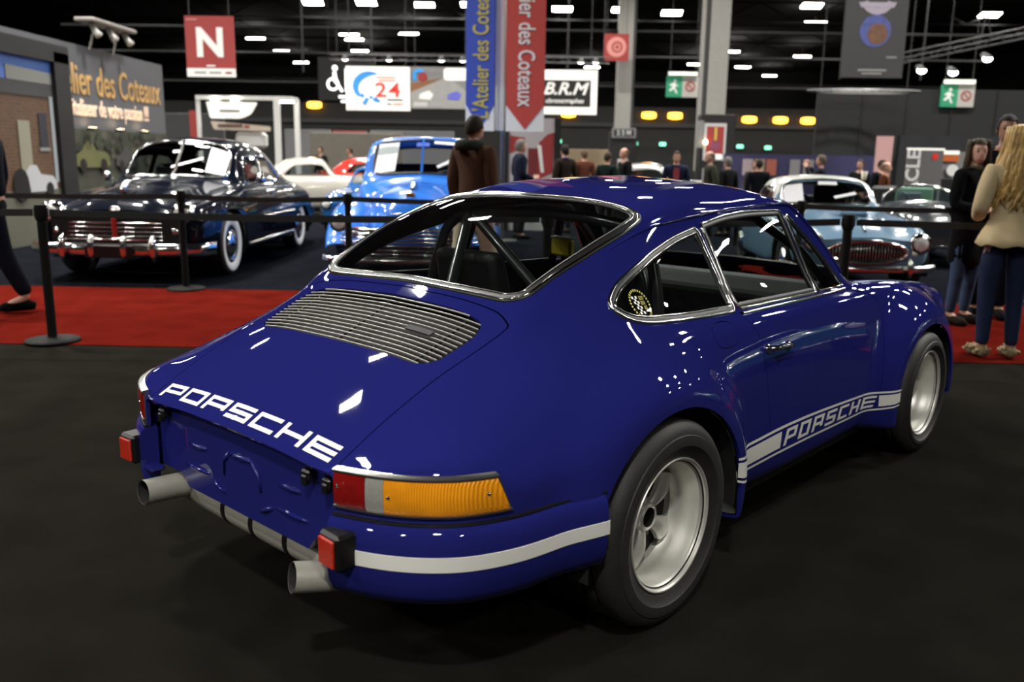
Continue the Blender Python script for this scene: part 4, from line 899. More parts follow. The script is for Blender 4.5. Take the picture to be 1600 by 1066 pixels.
lflat('door_print', rect(9.72, 1.02, 10.02, 1.80), -.045, M('pale_door_print', (.34, .33, .24), .7), t); lflat('window_print', rect(10.28, 1.42, 10.50, 1.92), -.045, M('dark_window_print', (.03, .03, .045), .6), t); lflat('sill_print', rect(10.25, 1.37, 10.53, 1.42), -.043, M('pale_stone_print', (.3, .3, .28), .7), t)
lflat('pipe_print', rect(10.62, .9, 10.72, 2.18), -.044, M('pale_pipe_print', (.38, .42, .45), .7), t); lflat('ground_print', rect(5.9, 0, 10.8, .80), -.056, M('ground_print', (.16, .16, .12), .7), t)
printed_car(9.55, .70, .75, M('white_car_print', (.62, .62, .66), .6), -.036, t); lflat('printed_wheel', [(9.66 + .2 * cos(a), .88 + .24 * sin(a)) for a in np.linspace(0, 2 * pi, 14, endpoint=False)], -.030, BLKP, t, .004)
t = thing('wall_lamp_bar', 'pale lamp box with spots above the lettered stand wall', 'lamp', (-8.5, 15.6, 3.55)); mb = MB(); mb.box((0, 0, .32), (.4, 1.9, .08), bev=.02); mb.tube([(0, -.5, .3), (-.15, -.5, -.2)], .02, 6); mb.tube([(0, .5, .3), (-.15, .5, -.2)], .02, 6); mb.build('beam', M('pale_beam', (.22, .20, .18), .6, noise=.3), t)
for y in (-.7, 0, .7): ob('spot', *tube([(0, y, .28), (.1, y, .12), (.16, y, .04)], [.05, .06, .08], 10), M('pale_spot', (.5, .48, .45), .4), t, smooth=True)
# white exhibition booth behind the saloon
t = thing('white_booth', 'white lit exhibition booth with a swooping sign behind the saloon', 'booth', (-8.4, 24, 0)); BW = M('booth_white', (.62, .62, .60), .5, noise=.04)
mb = MB(); mb.box((-.1, 0, 2.98), (2.8, .14, .12)); mb.box((.92, 0, 1.5), (.16, .16, 3.0)); mb.box((1.36, .6, 1.5), (.14, .14, 3.0)); mb.box((-1.45, 0, 1.5), (.10, .10, 3.0)); mb.box((1.14, .3, 2.98), (.5, .7, .12)); mb.build('frame', BW, t)
flat('swoop_sign', roundpoly([(-1.2, 2.86), (.35, 2.86), (.12, 2.50), (-.2, 2.38), (-1.1, 2.38)], [.02, .08, .1, .1, .05]), -.02, LITW, t, .05); flat('lower_sign', roundpoly([(-1.1, 2.30), (.7, 2.16), (.7, 2.02), (-1.0, 2.05)], .05), -.02, M('beige_print', (.5, .43, .35), .6), t, .05); smudge(t, -.5, 2.60, .62, .08, GREYP, -.03); smudge(t, -.5, 2.17, .75, .09, M('dark_brown_print', (.10, .05, .04), .6), -.03); smudge(t, .0, 2.15, .16, .08, REDP, -.03)
mb = MB(); mb.box((.0, .4, 1.75), (.9, .5, .5), bev=.1); mb.build('display_box', BW, t); flat('red_poster', rect(-1.72, 1.5, -1.50, 2.6), -.04, REDP, t, .03)
for x in (-.9, -.3): ob('spot', *lathe([(0, 0), (.10, -.01), (.10, .05)], 12, 'z', (x, -.12, 2.86)), SPOTE, t)
for x in (1.02, 1.12, 1.22, 1.32): ob('spot', *lathe([(0, 0), (.06, -.01), (.06, .05)], 10, 'z', (x, .2, 2.88)), SPOTE, t)
# low booths across the back
for k, (x, y, w, h, m, lb) in enumerate(((-10.6, 40, 2.2, 2.5, M('booth_mid_grey', (.20, .20, .21), .7), 'mid grey booth wall behind the white booth'), (-8.5, 39.6, 1.6, 2.45, REDP, 'red booth wall between two grey booth walls'), (-5.6, 40, 4.0, 2.5, M('booth_mid_grey', (.2, .2, .21), .7), 'mid grey booth wall behind the blue truck cab'),
                                        (2.6, 38, 2.0, 1.75, M('booth_tan', (.26, .20, .12), .7), 'tan booth counter behind the dark haired woman'), (-6.3, 30, 3.4, 2.15, M('booth_beige', (.17, .155, .13), .7, noise=.2), 'beige low booth wall below the grey ones'), (-14.5, 31, 6, 2.8, DARKWALL, 'dark booth wall beside the lettered stand wall'))):
    o = sbox('booth_wall', (x, y, h / 2), (w, .2, h), m, .02); o['kind'] = 'thing'; tag(o, lb, 'booth wall')
t = thing('blue_booth', 'long dark blue booth wall with pictures behind the crowd', 'booth wall', (8.2, 24, 0)); mb = MB(); mb.box((0, 0, .78), (4.6, .12, 1.56)); mb.build('panel', M('navy_print', (.022, .02, .075), .7, noise=.2), t)
for x0, x1, m in ((-1.75, -1.45, M('pale_rose_print', (.32, .25, .27), .6)), (-1.38, -1.1, M('tan_print', (.30, .22, .13), .6)), (-1.05, -.75, M('brick_red_print', (.32, .09, .06), .6)), (-.35, -.05, GREYP), (.05, .35, GREYP)): flat('picture', rect(x0, .95, x1, 1.42), -.09, m, t, .02)
t = thing('dark_booth', 'dark charcoal booth block with vertical panel joints behind the women', 'booth', (13.2, 26.2, 0)); mb = MB(); mb.box((0, 0, 1.83), (8.0, .2, 3.66)); mb.build('wall', M('charcoal_wall', (.0070, .0076, .0082), .8, noise=.15), t)
for x in (-2.6, -1.2, .2, 1.6, 3.0): mb = MB(); mb.box((x, -.11, 1.83), (.04, .03, 3.6)); mb.build('joint_strip', BLKP, t)
mb = MB(); mb.box((.9, -1.2, 1.1), (5.4, .2, 2.2)); mb.build('low_wall', M('blue_black_wall', (.009, .010, .013), .8), t)
t = thing('pink_panel', 'narrow pale pink panel standing before the charcoal booth', 'panel', (9.08, 20, 0)); flat('board', [(-.19, 0), (.19, 0), (.22, 2.03), (-.20, 2.03)], 0, M('pale_pink_panel', (.42, .24, .23), .6, noise=.05), t, .05); flat('foot', rect(-.3, 0, .3, .05), -.2, STEEL, t, .4)
t = thing('rollup_banner', 'grey roll-up banner with vertical white letters and a red dot', 'banner', (7.30, 13.4, 0)); flat('print', rect(-.32, 0, .33, 1.63), 0, M('mid_grey_print', (.13, .125, .125), .6), t, .02); flat('top_rail', rect(-.33, 1.61, .34, 1.65), -.01, LITW, t, .03); text_part('ACLE', .33, WHT, t, (-.19, -.008, .83), rot=(pi / 2, -pi / 2, 0), align='LEFT', bold=.008, xs=1.0); flat('red_dot', ringpts(.18, 1.50, .06, n=14), -.008, M('bright_red_print', (.75, .04, .03), .5), t); flat('foot', rect(-.34, 0, .34, .06), -.1, STEEL, t, .2)
t = thing('lit_cabinet', 'small glass cabinet with bright goods beside the grey roll-up banner', 'cabinet', (8.12, 14.0, 0)); mb = MB(); mb.box((0, 0, .55), (.60, .4, 1.1)); mb.build('base', BLKP, t); mb = MB(); mb.box((0, .15, 1.35), (.6, .06, .5)); mb.build('back', GREYP, t); flat('orange_card', rect(-.26, 1.42, .1, 1.54), .08, M('orange_print', (.6, .14, .03), .5), t); flat('white_card', rect(-.26, 1.55, .1, 1.62), .07, LITW, t); flat('white_disc', ringpts(.0, 1.26, .11, n=16), .06, WHT, t)
t = thing('truck_poster', 'big white and red printed board behind the man in dark blue', 'poster', (.17, 14, 0)); flat('board', rect(-.42, 0, .44, 2.1), 0, M('pale_board', (.45, .43, .43), .6), t, .03)
flat('red_shape', [(-.40, 1.45), (-.40, 1.78), (-.10, 1.74), (-.26, 1.50)], -.006, REDP, t); flat('red_shape', [(.02, .9), (.42, 1.1), (.44, 1.85), (.30, 1.80), (.16, 1.66), (.0, 1.3)], -.006, REDP, t); flat('grey_shape', [(.20, 1.10), (.26, 1.10), (.20, 1.60), (.12, 1.62)], -.010, WHT, t); flat('dark_shape', rect(-.05, 1.05, .14, 1.55), -.008, M('dark_red_print', (.16, .02, .02), .6), t); flat('frame_post', rect(.44, 0, .56, 2.1), -.03, BLKP, t, .06); flat('frame_post', rect(-.55, 0, -.42, 2.3), -.03, BLKP, t, .06)
# spotlight truss at upper right
t = thing('lighting_truss', 'dark lattice truss with bright spotlights above the charcoal booth', 'truss', (0, 0, 0)); mb = MB()
A = np.array((9.9, 24, 4.0)); B = np.array((15.5, 19.5, 5.1))
for o_ in ((0, 0, 0), (0, 0, .28), (0, .25, .14)): mb.tube([A + o_, B + o_], .025, 6)
for i in range(24): p = A + (B - A) * i / 24; q = A + (B - A) * (i + 1) / 24; mb.tube([p + (0, 0, .28 if i % 2 else 0), q + (0, 0, 0 if i % 2 else .28)], .012, 4)
mb.tube([(12.2, 22.2, 4.6), (12.3, 22.2, 5.4), (12.5, 22.2, 4.65)], .02, 5); mb.build('girder', STEEL, t)
SP2 = M('spot_face_bright', (1, 1, 1), .5, emis=30.)
for x, y, z in ((11.05, 23.0, 3.92), (11.75, 22.6, 3.84), (12.35, 22.0, 4.15), (13.35, 20.9, 4.25)):
    sp = ob('spot', *tube([(x, y + .25, z + .12), (x, y, z)], [.08, .12], 12), STEEL, t, smooth=True); ob('spot_glass', [(x + .13 * cos(a), y - .01, z + .09 * sin(a)) for a in np.linspace(0, 2 * pi, 14, endpoint=False)], [tuple(range(14))], SP2, sp)
t = thing('round_truss', 'pale round lattice truss hanging over the charcoal booth', 'truss', (10.2, 25, 3.45)); mb = MB()
for r in (1.0, 1.25): mb.tube([(r * 1.35 * cos(a), .5 * r * sin(a), .04 * (r > 1.1)) for a in np.linspace(0, 2 * pi, 36, endpoint=False)], .03, 5, closed=True)
for i in range(36): a = 2 * pi * i / 36; mb.tube([(1.35 * cos(a), .5 * sin(a), 0), (1.69 * cos(a + .09), .625 * sin(a + .09), .04)], .015, 4)
mb.build('ring', M('pale_truss', (.20, .20, .20), .5, .4), t)
for x in (-1.3, 1.3): ob('hanging_wire', *tube([(x, 0, 0), (x, 0, 8)], .012, 4), STEEL, t)

# ------------------------------------------------------------------ belt barriers
POST = M('barrier_black', (.007, .0068, .0063), .7, noise=.15, spec=.12); BELT = M('belt_webbing', (.016, .0155, .014), .8, noise=.2, nscale=40, bump=.2, bscale=300)
def barrier(label, x, y):
    t = thing('barrier_post', label, 'barrier post', (x, y, .006), 0, 'belt barrier posts')
    ob('base', *lathe([(0, 0), (.185, 0), (.19, .006), (.185, .018), (.11, .030), (.04, .036), (0, .036)], 32), POST, t, smooth=True)
    ob('tube', *lathe([(.033, .03), (.033, .90)], 20), POST, t, smooth=True)
    hd = ob('belt_head', *lathe([(.033, .885), (.040, .895), (.043, .91), (.043, .985), (.040, 1.0), (.0, 1.004)], 20), POST, t); auto_smooth(hd, 40)
    mb = MB(); mb.box((.043, 0, .945), (.016, .02, .065), bev=.003); mb.box((-.043, 0, .945), (.016, .02, .065), bev=.003); mb.build('belt_clip', BLACK, t)
near = [-7.5, -3.29, .35, 2.60, 6.2]; neary = [3.22, 3.22, 3.42, 3.62, 3.62]; far = [-6.2, -3.31, -1.62, 1.0, 2.9, 5.4]
for x, yy_, l in zip(near, neary, ('outside the picture', 'nearest black belt post standing on the red carpet edge at left', 'black belt post hidden behind the blue coupe', 'black belt post behind the coupe windscreen, before the pale blue roadster', 'black belt post outside at right')): barrier(l if 'outside the' not in l else 'black belt post beyond the left edge of the picture', x, yy_)
for x, l in zip(far, ('far belt post beyond the left edge of the picture', 'belt post before the whitewall wheel of the black saloon', 'belt post before the bright blue truck cab', 'far belt post behind the coupe roof', 'far belt post beside the pale blue roadster', 'far belt post behind the standing women')): barrier(l, x, 5.83)
def belt(label, x0, x1, y, sag=.02, y1=None):
    y1 = y if y1 is None else y1
    V = []
    for i in range(25):
        u = i / 24; z = .95 - sag * 4 * u * (1 - u)
        for dz in (-.025, .025):
            for dy in (-.0012, .0012): V.append((x0 + (x1 - x0) * u, y + (y1 - y) * u + dy, z + dz))
    F = []
    for i in range(24):
        a, b = i * 4, i * 4 + 4; F += [(a, b, b + 2, a + 2), (a + 1, a + 3, b + 3, b + 1), (a, a + 1, b + 1, b), (a + 2, b + 2, b + 3, a + 3)]
    o = ob('barrier_belt', V, F, BELT); tag(o, label, 'barrier belt', 'barrier belts')
for i, l in enumerate(('belt strap running out of the picture at left, nearer row', 'belt strap stretched before the black saloon bonnet, nearer row', 'belt strap seen through the coupe rear window, nearer row', 'belt strap from the right post past the blonde woman')): belt(l, near[i] + .06, near[i + 1] - .06, neary[i], .02, neary[i + 1])
for i, l in enumerate(('belt strap running out at left, farther row', 'belt strap between saloon and truck cab, farther row', 'belt strap before the truck cab grille, farther row', 'belt strap seen over the coupe roof, farther row', 'belt strap before the pale blue roadster bonnet, farther row')): belt(l, far[i] + .05, far[i + 1] - .05, 5.83)
# ------------------------------------------------------------------ the other cars on show
class Loft:
    def __init__(s, tab, step=.03, cnt=(6, 8, 6, 10, 6, 6, 5, 6, 4), flares=()):
        k = sorted(tab); xs = np.concatenate([np.arange(k[0], k[-1], step), [k[-1]]])
        P = sections(tab, xs, cnt); P = smooth1(P, 1, 3); P[:, 0, 1] = 0; P = smooth1(P, 0, 2)
        for f in flares: P = flare(P, *f)
        s.P = P; s.N = normals(P); s.X = P[:, 0, 0]; s.tm = surf_tm(P); s.vmax = int(sum(cnt[:6]))
    def row(s, x):
        i = int(np.clip(np.searchsorted(s.X, x) - 1, 0, len(s.X) - 2)); t = (x - s.X[i]) / (s.X[i + 1] - s.X[i])
        return s.P[i] * (1 - t) + s.P[i + 1] * t, s.N[i] * (1 - t) + s.N[i + 1] * t
    def side(s, x, z, sd, off=0.):
        R_, N_ = s.row(x); lo = int(np.argmin(R_[:, 2])); seg = np.arange(6, lo); v = np.interp(-z, -R_[seg, 2], seg); i = int(v); t = v - i
        p = R_[i] * (1 - t) + R_[i + 1] * t; n = N_[i] / np.linalg.norm(N_[i]); p = p + n * off
        k = np.array([1, sd, 1]); return p * k, n * k
    def top(s, x, y, off=0.):
        R_, N_ = s.row(x); sd = 1 if y >= 0 else -1; v = np.interp(abs(y), R_[:s.vmax, 1], np.arange(s.vmax)); i = min(int(v), s.vmax - 2); t = v - i
        p = R_[i] * (1 - t) + R_[i + 1] * t; n = N_[i] / np.linalg.norm(N_[i]); p = p + n * off; k = np.array([1, sd, 1]); return p * k, n * k
    def end_cap(s, which):
        r = s.P[which]; return [tuple(p) for p in r] + [(p[0], -p[1], p[2]) for p in r[::-1][:-1]]
DGLASS = glass('show_car_glass', (.72, .76, .76))
def simple_wheel(root, x, y, r, w, sd, tyre=TYRE, band=None, hub=CHROME, rim_r=.62, hubcol=None):
    wh = thing('wheel', None, None); wh.parent = root; wh.location = (x, y * sd, r)
    pr = [(r * rim_r, -.02), (r * .8, .012), (r * .94, .004), (r, -.02), (r, -w + .02), (r * .92, -w), (r * .6, -w)]
    auto_smooth(ob('tyre', *lathe([(a, sd * b) for a, b in pr], 36, 'y'), tyre, wh), 50)
    if band: ob('whitewall', *lathe([(r * rim_r, sd * -.004), (r * .66, sd * .008), (r * .78, sd * .0165), (r * .86, sd * .0165), (r * .88, sd * .012)], 36, 'y'), band, wh, smooth=True)
    ob('rim', *lathe([(r * rim_r + .004, sd * -.002), (r * rim_r - .02, sd * .006), (r * .50, sd * -.015), (r * .42, sd * -.01)], 32, 'y'), hubcol or hub, wh, smooth=True)
    ob('hub_cap', *lathe([(r * .45, sd * -.02), (r * .42, sd * .015), (r * .25, sd * .032), (r * .12, sd * .038), (0, sd * .045)], 32, 'y'), hub, wh, smooth=True)
def add_trim(root, pts, name='chrome_trim', w=.02, h=.012, mat=None, closed=False):
    V = []; P = np.array([p for p, n in pts]); Nn = np.array([n for p, n in pts]); T = (np.roll(P, -1, 0) - np.roll(P, 1, 0)) if closed else np.gradient(P, axis=0)
    T /= np.linalg.norm(T, axis=1, keepdims=True) + 1e-12; B = np.cross(T, Nn)
    for i in range(len(P)):
        for a, b in ((-.5, 0), (-.3, 1), (.3, 1), (.5, 0)): V.append(P[i] + B[i] * a * w + Nn[i] * b * h)
    return ob(name, V, [f[::-1] for f in grid_faces(len(P), 4, closed)], mat or CHROME, root, smooth=True)
def lamp(root, c, r, ax=(1, 0, 0), rim=CHROME, back=.05):
    c = np.array(c); ax = np.array(ax, float); ax /= np.linalg.norm(ax)
    h = ob('headlamp', *tube([c - ax * back, c + ax * .01, c + ax * .02, c + ax * .008], [r * 1.14, r * 1.14, r * 1.05, r * .95], 24, cap=False), rim, root, smooth=True)
    ob('lens', *tube([c + ax * .004, c + ax * .02, c + ax * .028], [r, r * .75, r * .2], 20), M('lamp_glass', (.80, .82, .80), .12, .15, coat=1.), h, smooth=True)
def well(root, x, z, r, y0, y1, sd):
    V = []
    for t in np.linspace(-.3, pi + .3, 24):
        for y in (y0, y1): V.append((x + r * cos(t), y * sd, z + r * sin(t)))
    n = len(V); V.append((x, y1 * sd, z)); ob('wheel_well', V, grid_faces(24, 2) + [(i * 2 + 1, i * 2 + 3, n) for i in range(23)], SOOT_SHADE, root, smooth=True)
def sheet(root, L, poly, mat, off=.01, name='paper_notice'):
    return ob(name, [L.top(x, y, off)[0] for x, y in poly], [tuple(range(len(poly)))], mat, root)
PAPER = M('white_paper', (.82, .82, .84), .6, noise=.03)
def seats(root, xs, z, w=.5, mat=INTERIOR):
    for x, y in xs:
        mb = MB(); mb.box((x, y, z), (.5, w, .16), bev=.05); mb.box((x - .25, y, z + .30), (.14, w, .62), bev=.05); o = mb.build('seat', mat, root)

def saloon():
    T = {-1.30: [(0, .62), (.3, .615), (.5, .60), (.6, .58), (.68, .56), (.74, .53), (.78, .48), (.78, .42), (.75, .36), (.6, .34)],
         -1.10: [(0, .80), (.3, .79), (.55, .76), (.68, .74), (.77, .71), (.83, .66), (.87, .56), (.87, .44), (.84, .30), (.6, .28)],
         -.50: [(0, 1.0), (.3, .985), (.55, .95), (.7, .92), (.82, .88), (.90, .80), (.95, .62), (.95, .42), (.92, .24), (.6, .22)],
         -.05: [(0, 1.20), (.3, 1.18), (.55, 1.09), (.66, 1.03), (.80, .965), (.91, .84), (.97, .62), (.97, .4), (.93, .22), (.6, .2)],
         .40: [(0, 1.45), (.3, 1.43), (.58, 1.34), (.66, 1.22), (.80, .985), (.92, .86), (.98, .62), (.98, .4), (.94, .22), (.6, .2)],
         .90: [(0, 1.56), (.3, 1.545), (.60, 1.44), (.67, 1.32), (.81, .99), (.92, .88), (.98, .62), (.98, .4), (.94, .22), (.6, .2)],
         1.50: [(0, 1.575), (.3, 1.56), (.61, 1.46), (.68, 1.33), (.81, .99), (.92, .88), (.98, .62), (.98, .4), (.94, .22), (.6, .2)],
         1.88: [(0, 1.53), (.3, 1.51), (.61, 1.42), (.69, 1.30), (.81, .99), (.92, .88), (.98, .62), (.98, .4), (.94, .22), (.6, .2)],
         2.12: [(0, 1.32), (.3, 1.30), (.65, 1.20), (.72, 1.13), (.81, .99), (.92, .88), (.98, .62), (.98, .4), (.94, .22), (.6, .2)],
         2.32: [(0, 1.14), (.3, 1.12), (.68, 1.03), (.74, 1.0), (.81, .98), (.92, .87), (.98, .62), (.98, .4), (.94, .22), (.6, .2)],
         2.48: [(0, 1.075), (.3, 1.06), (.6, .995), (.7, .975), (.80, .965), (.92, .86), (.98, .62), (.98, .4), (.94, .23), (.6, .2)],
         3.10: [(0, 1.03), (.3, 1.01), (.5, .935), (.65, .91), (.80, .92), (.92, .85), (.97, .64), (.97, .42), (.93, .26), (.6, .22)],
         3.60: [(0, .96), (.3, .94), (.5, .86), (.62, .83), (.77, .86), (.89, .80), (.94, .62), (.94, .44), (.9, .30), (.6, .26)],
         3.84: [(0, .88), (.28, .865), (.48, .80), (.6, .78), (.73, .81), (.84, .75), (.89, .60), (.89, .46), (.85, .34), (.6, .30)],
         3.94: [(0, .78), (.26, .77), (.44, .73), (.56, .72), (.68, .73), (.77, .69), (.80, .58), (.80, .48), (.77, .38), (.6, .34)]}
    root = thing('saloon_car', 'gleaming black fifties saloon with whitewall tyres and chrome front', 'car', (-4.17, 10.15, .004), radians(-90))
    P_ = M('black_blue_paint', (.003, .0045, .010), .22, coat=.55, noise=.1, spec=.02); L = Loft(T, .03, flares=())
    h = L.tm
    for xc in (0., 3.08): h = clip(h, -phi_side(arch(xc, .36, .44, .40) if xc else arch(xc, .30, .46, .33), h))
    WS = roundpoly([(1.90, 0), (1.905, .50), (1.95, .60), (2.26, .64), (2.34, .50), (2.40, .02), (2.40, 0), (2.40, -.02), (2.34, -.5), (2.26, -.64), (1.95, -.6), (1.905, -.5)], .05)
    g, h = split(h, phi_top(WS, h))
    RWn = roundpoly([(.0, 0), (.05, .42), (.30, .50), (.42, .4), (.44, 0), (.42, -.4), (.30, -.5), (.05, -.42)], .05); g2, h = split(h, phi_top(RWn, h))
    A = roundpoly([(1.30, 1.01), (2.08, 1.01), (1.93, 1.22), (1.80, 1.33), (1.30, 1.35)], .03); B = roundpoly([(.48, 1.01), (1.22, 1.01), (1.22, 1.35), (.80, 1.32), (.62, 1.22)], .05)
    ga, h = split(h, phi_side(A, h)); gb, h = split(h, phi_side(B, h))
    tm_ob('body_shell', [h, h.mirror()], P_, root, .02)
    tm_ob('windscreen', [g, g.mirror()], DGLASS, root, 0); tm_ob('rear_window', [g2, g2.mirror()], DGLASS, root, 0)
    for q in (ga, gb): tm_ob('side_window', [q], DGLASS, root, 0); tm_ob('side_window', [q.mirror()], DGLASS, root, 0)
    e = L.end_cap(-1); ob('nose_panel', e, [tuple(range(len(e)))], P_, root); e = L.end_cap(0); ob('tail_panel', e, [tuple(range(len(e)))[::-1]], P_, root)
    add_trim(root, [L.top(x, y) for x, y in resample(WS, .06)], 'window_trim', .03, .015, closed=True)
    for sd in (-1, 1):
        for q in (A, B): add_trim(root, [L.side(x, z, sd) for x, z in resample(q, .05)], 'window_trim', .022, .012, closed=True)
        add_trim(root, [L.side(x, .60, sd) for x in np.linspace(.5, 2.55, 20)], 'side_moulding', .03, .015); add_trim(root, [L.side(x, .30, sd) for x in np.linspace(.5, 2.55, 20)], 'sill_moulding', .05, .015)
        add_trim(root, [L.side(x, .935, sd) for x in np.linspace(-.4, 2.4, 20)], 'belt_moulding', .018, .010)
        simple_wheel(root, 3.08, .93, .355, .19, sd, band=M('whitewall_rubber', (.72, .72, .68), .6, noise=.05), hub=CHROME); simple_wheel(root, 0, .90, .355, .19, sd, band=M('whitewall_rubber', (.72, .72, .68), .6, noise=.05))
        for xc in (0., 3.08): well(root, xc, .34, .43, .95, .6, sd)
        lamp(root, (3.93, .70 * sd, .745), .098, (1, 0, .03), back=.13); 
        mb = MB(); mb.tube([(3.93, .66 * sd, .555), (3.95, .60 * sd, .555)], .045, 12); mb.build('side_lamp', CHROME, root, smooth=True)
        mb = MB(); mb.tube([(2.02, .86 * sd, 1.0), (2.02, .95 * sd, 1.05)], .012, 6); mb.lathe([(0, -.02), (.06, -.01), (.06, .02), (0, .03)], 14, 'x', (2.02, .97 * sd, 1.07)); mb.build('door_mirror', CHROME, root, smooth=True)
        ob('door_handle', *tube([L.side(1.30, .86, sd, .02)[0], L.side(1.46, .86, sd, .02)[0]], .012, 8), CHROME, root, smooth=True)
    mb = MB(); mb.tube([L.top(x, 0, .008)[0] for x in np.linspace(1.9, 2.4, 8)], .018, 6); mb.build('windscreen_divider', CHROME, root)
    # grille bars, badge, bumper with guards, plate
    for k in range(5):
        z = .46 + k * .045; w = .74 - .01 * k
        mb = MB(); mb.tube([(3.90, w, z), (3.95, w * .8, z), (3.975, 0, z), (3.95, -w * .8, z), (3.90, -w, z)], .013, 8); mb.build('grille_bar', CHROME, root, smooth=True)
    mb = MB(); mb.box((3.955, 0, .55), (.02, 1.36, .30)); mb.build('grille_back', SOOT_SHADE, root)
    mb = MB(); mb.box((3.985, 0, .58), (.03, .05, .24), bev=.01); mb.build('grille_post', M('red_enamel', (.35, .02, .02), .3, coat=1., spec=.08), root)
    ob('bonnet_badge', *lathe([(0, .03), (.05, .02), (.065, 0), (.05, -.02)], 16, 'x', (3.95, 0, .76)), CHROME, root, smooth=True)
    ob('bonnet_ornament', *tube([L.top(3.72, 0, 0.0)[0], L.top(3.72, 0, .05)[0], L.top(3.60, 0, .10)[0], L.top(3.4, 0, .06)[0]], [.03, .035, .03, .012], 10), CHROME, root, smooth=True)
    bp = [(3.72, .99), (3.92, .93), (4.06, .72), (4.12, .36), (4.13, 0), (4.12, -.36), (4.06, -.72), (3.92, -.93), (3.72, -.99)]; bp = resample(np.array(bp), .08, closed=False)
    V = []
    for x, y in bp:
        for o_, z in ((-.02, .30), (.02, .315), (.035, .35), (.035, .39), (.02, .425), (-.02, .44)): V.append((x + o_, y * (1 + o_ * .1), z))
    ob('front_bumper', V, [f[::-1] for f in grid_faces(len(bp), 6)], CHROME, root, smooth=True)
    for y in (-.42, -.14 * 3.4, .14 * 3.4, .42)[1:3] + (-.17, .17): mb = MB(); mb.tube([(4.14, y, .27), (4.175, y, .34), (4.175, y, .46), (4.14, y, .53)], [.03, .04, .04, .025], 10); mb.build('bumper_guard', CHROME, root, smooth=True)
    mb = MB(); mb.tube([(4.13, -.5, .485), (4.15, 0, .485), (4.13, .5, .485)], .015, 8); mb.build('guard_bar', CHROME, root, smooth=True)
    mb = MB(); mb.box((4.19, .02, .36), (.015, .50, .13), bev=.004); mb.build('number_plate', BLACK, root)
    # notices behind the screen and the cabin
    WSP = lambda pts: sheet(root, L, pts, PAPER, .012)
    WSP([(1.93, -.06 + .0), (1.93, .24), (1.96, .24), (1.96, -.06)]); WSP([(1.97, .36), (1.97, .60), (2.26, .60), (2.28, .37)]); WSP([(2.10, .30), (2.13, .30), (2.26, -.06), (2.23, -.06)]); WSP([(2.04, -.10), (2.04, .0), (2.07, .0), (2.07, -.10)])
    add = MB(); V = [L.side(x, z, 1, -.01)[0] for x, z in ((.62, 1.04), (1.16, 1.04), (1.16, 1.30), (.78, 1.28))]; ob('beige_card', V, [(0, 1, 2, 3)], M('beige_card', (.50, .36, .26), .6), root)
    mb = MB(); mb.box((1.2, 0, .35), (2.6, 1.5, .04)); mb.build('cabin_floor', INTERIOR, root); seats(root, ((1.45, -.38), (1.45, .38), (.65, 0)), .62, .62)
    mb = MB(); mb.box((2.20, 0, .92), (.25, 1.4, .18), bev=.04); mb.build('dashboard', INTERIOR, root)
    ob('steering_wheel', *tube([(1.95 + .05 * sin(a), .38 + .21 * cos(a), .98 + .20 * sin(a)) for a in np.linspace(0, 2 * pi, 26, endpoint=False)], .013, 6, closed=True), BLACK, root, smooth=True)
saloon()

HEALEY = {-.95: [(0, .60), (.2, .595), (.35, .58), (.42, .56), (.47, .54), (.51, .51), (.53, .47), (.53, .42), (.51, .36), (.4, .34)],
          -.70: [(0, .76), (.25, .75), (.42, .72), (.50, .70), (.58, .67), (.66, .62), (.70, .54), (.70, .42), (.67, .28), (.45, .24)],
          -.2: [(0, .86), (.25, .85), (.42, .83), (.52, .82), (.62, .79), (.71, .73), (.76, .58), (.76, .42), (.72, .24), (.45, .2)],
          .05: [(0, .95), (.25, .94), (.45, .90), (.54, .86), (.62, .815), (.70, .75), (.76, .58), (.76, .40), (.72, .22), (.45, .2)],
          .30: [(0, 1.13), (.25, 1.12), (.48, 1.07), (.55, .98), (.63, .82), (.70, .76), (.755, .58), (.755, .40), (.72, .22), (.45, .2)],
          .60: [(0, 1.215), (.25, 1.205), (.50, 1.15), (.56, 1.06), (.635, .825), (.70, .77), (.755, .58), (.755, .40), (.72, .22), (.45, .2)],
          .95: [(0, 1.225), (.25, 1.215), (.50, 1.165), (.56, 1.09), (.64, .83), (.70, .775), (.755, .58), (.755, .40), (.72, .22), (.45, .2)],
          1.18: [(0, 1.19), (.25, 1.18), (.50, 1.14), (.565, 1.07), (.64, .83), (.70, .775), (.755, .58), (.755, .40), (.72, .22), (.45, .2)],
          1.34: [(0, .99), (.25, .98), (.53, .95), (.59, .91), (.64, .83), (.70, .775), (.755, .58), (.755, .40), (.72, .22), (.45, .2)],
          1.46: [(0, .865), (.25, .86), (.50, .835), (.58, .83), (.64, .815), (.70, .765), (.755, .58), (.755, .40), (.72, .22), (.45, .2)],
          1.9: [(0, .865), (.2, .85), (.36, .80), (.48, .79), (.60, .80), (.69, .75), (.75, .58), (.75, .42), (.71, .26), (.45, .22)],
          2.40: [(0, .82), (.18, .805), (.34, .75), (.46, .74), (.59, .765), (.68, .72), (.735, .58), (.735, .44), (.69, .30), (.45, .25)],
          2.75: [(0, .73), (.17, .72), (.33, .68), (.45, .68), (.57, .70), (.65, .66), (.69, .56), (.69, .44), (.65, .33), (.42, .28)],
          2.92: [(0, .63), (.16, .625), (.30, .61), (.40, .60), (.50, .60), (.56, .57), (.59, .51), (.59, .43), (.56, .36), (.4, .31)]}
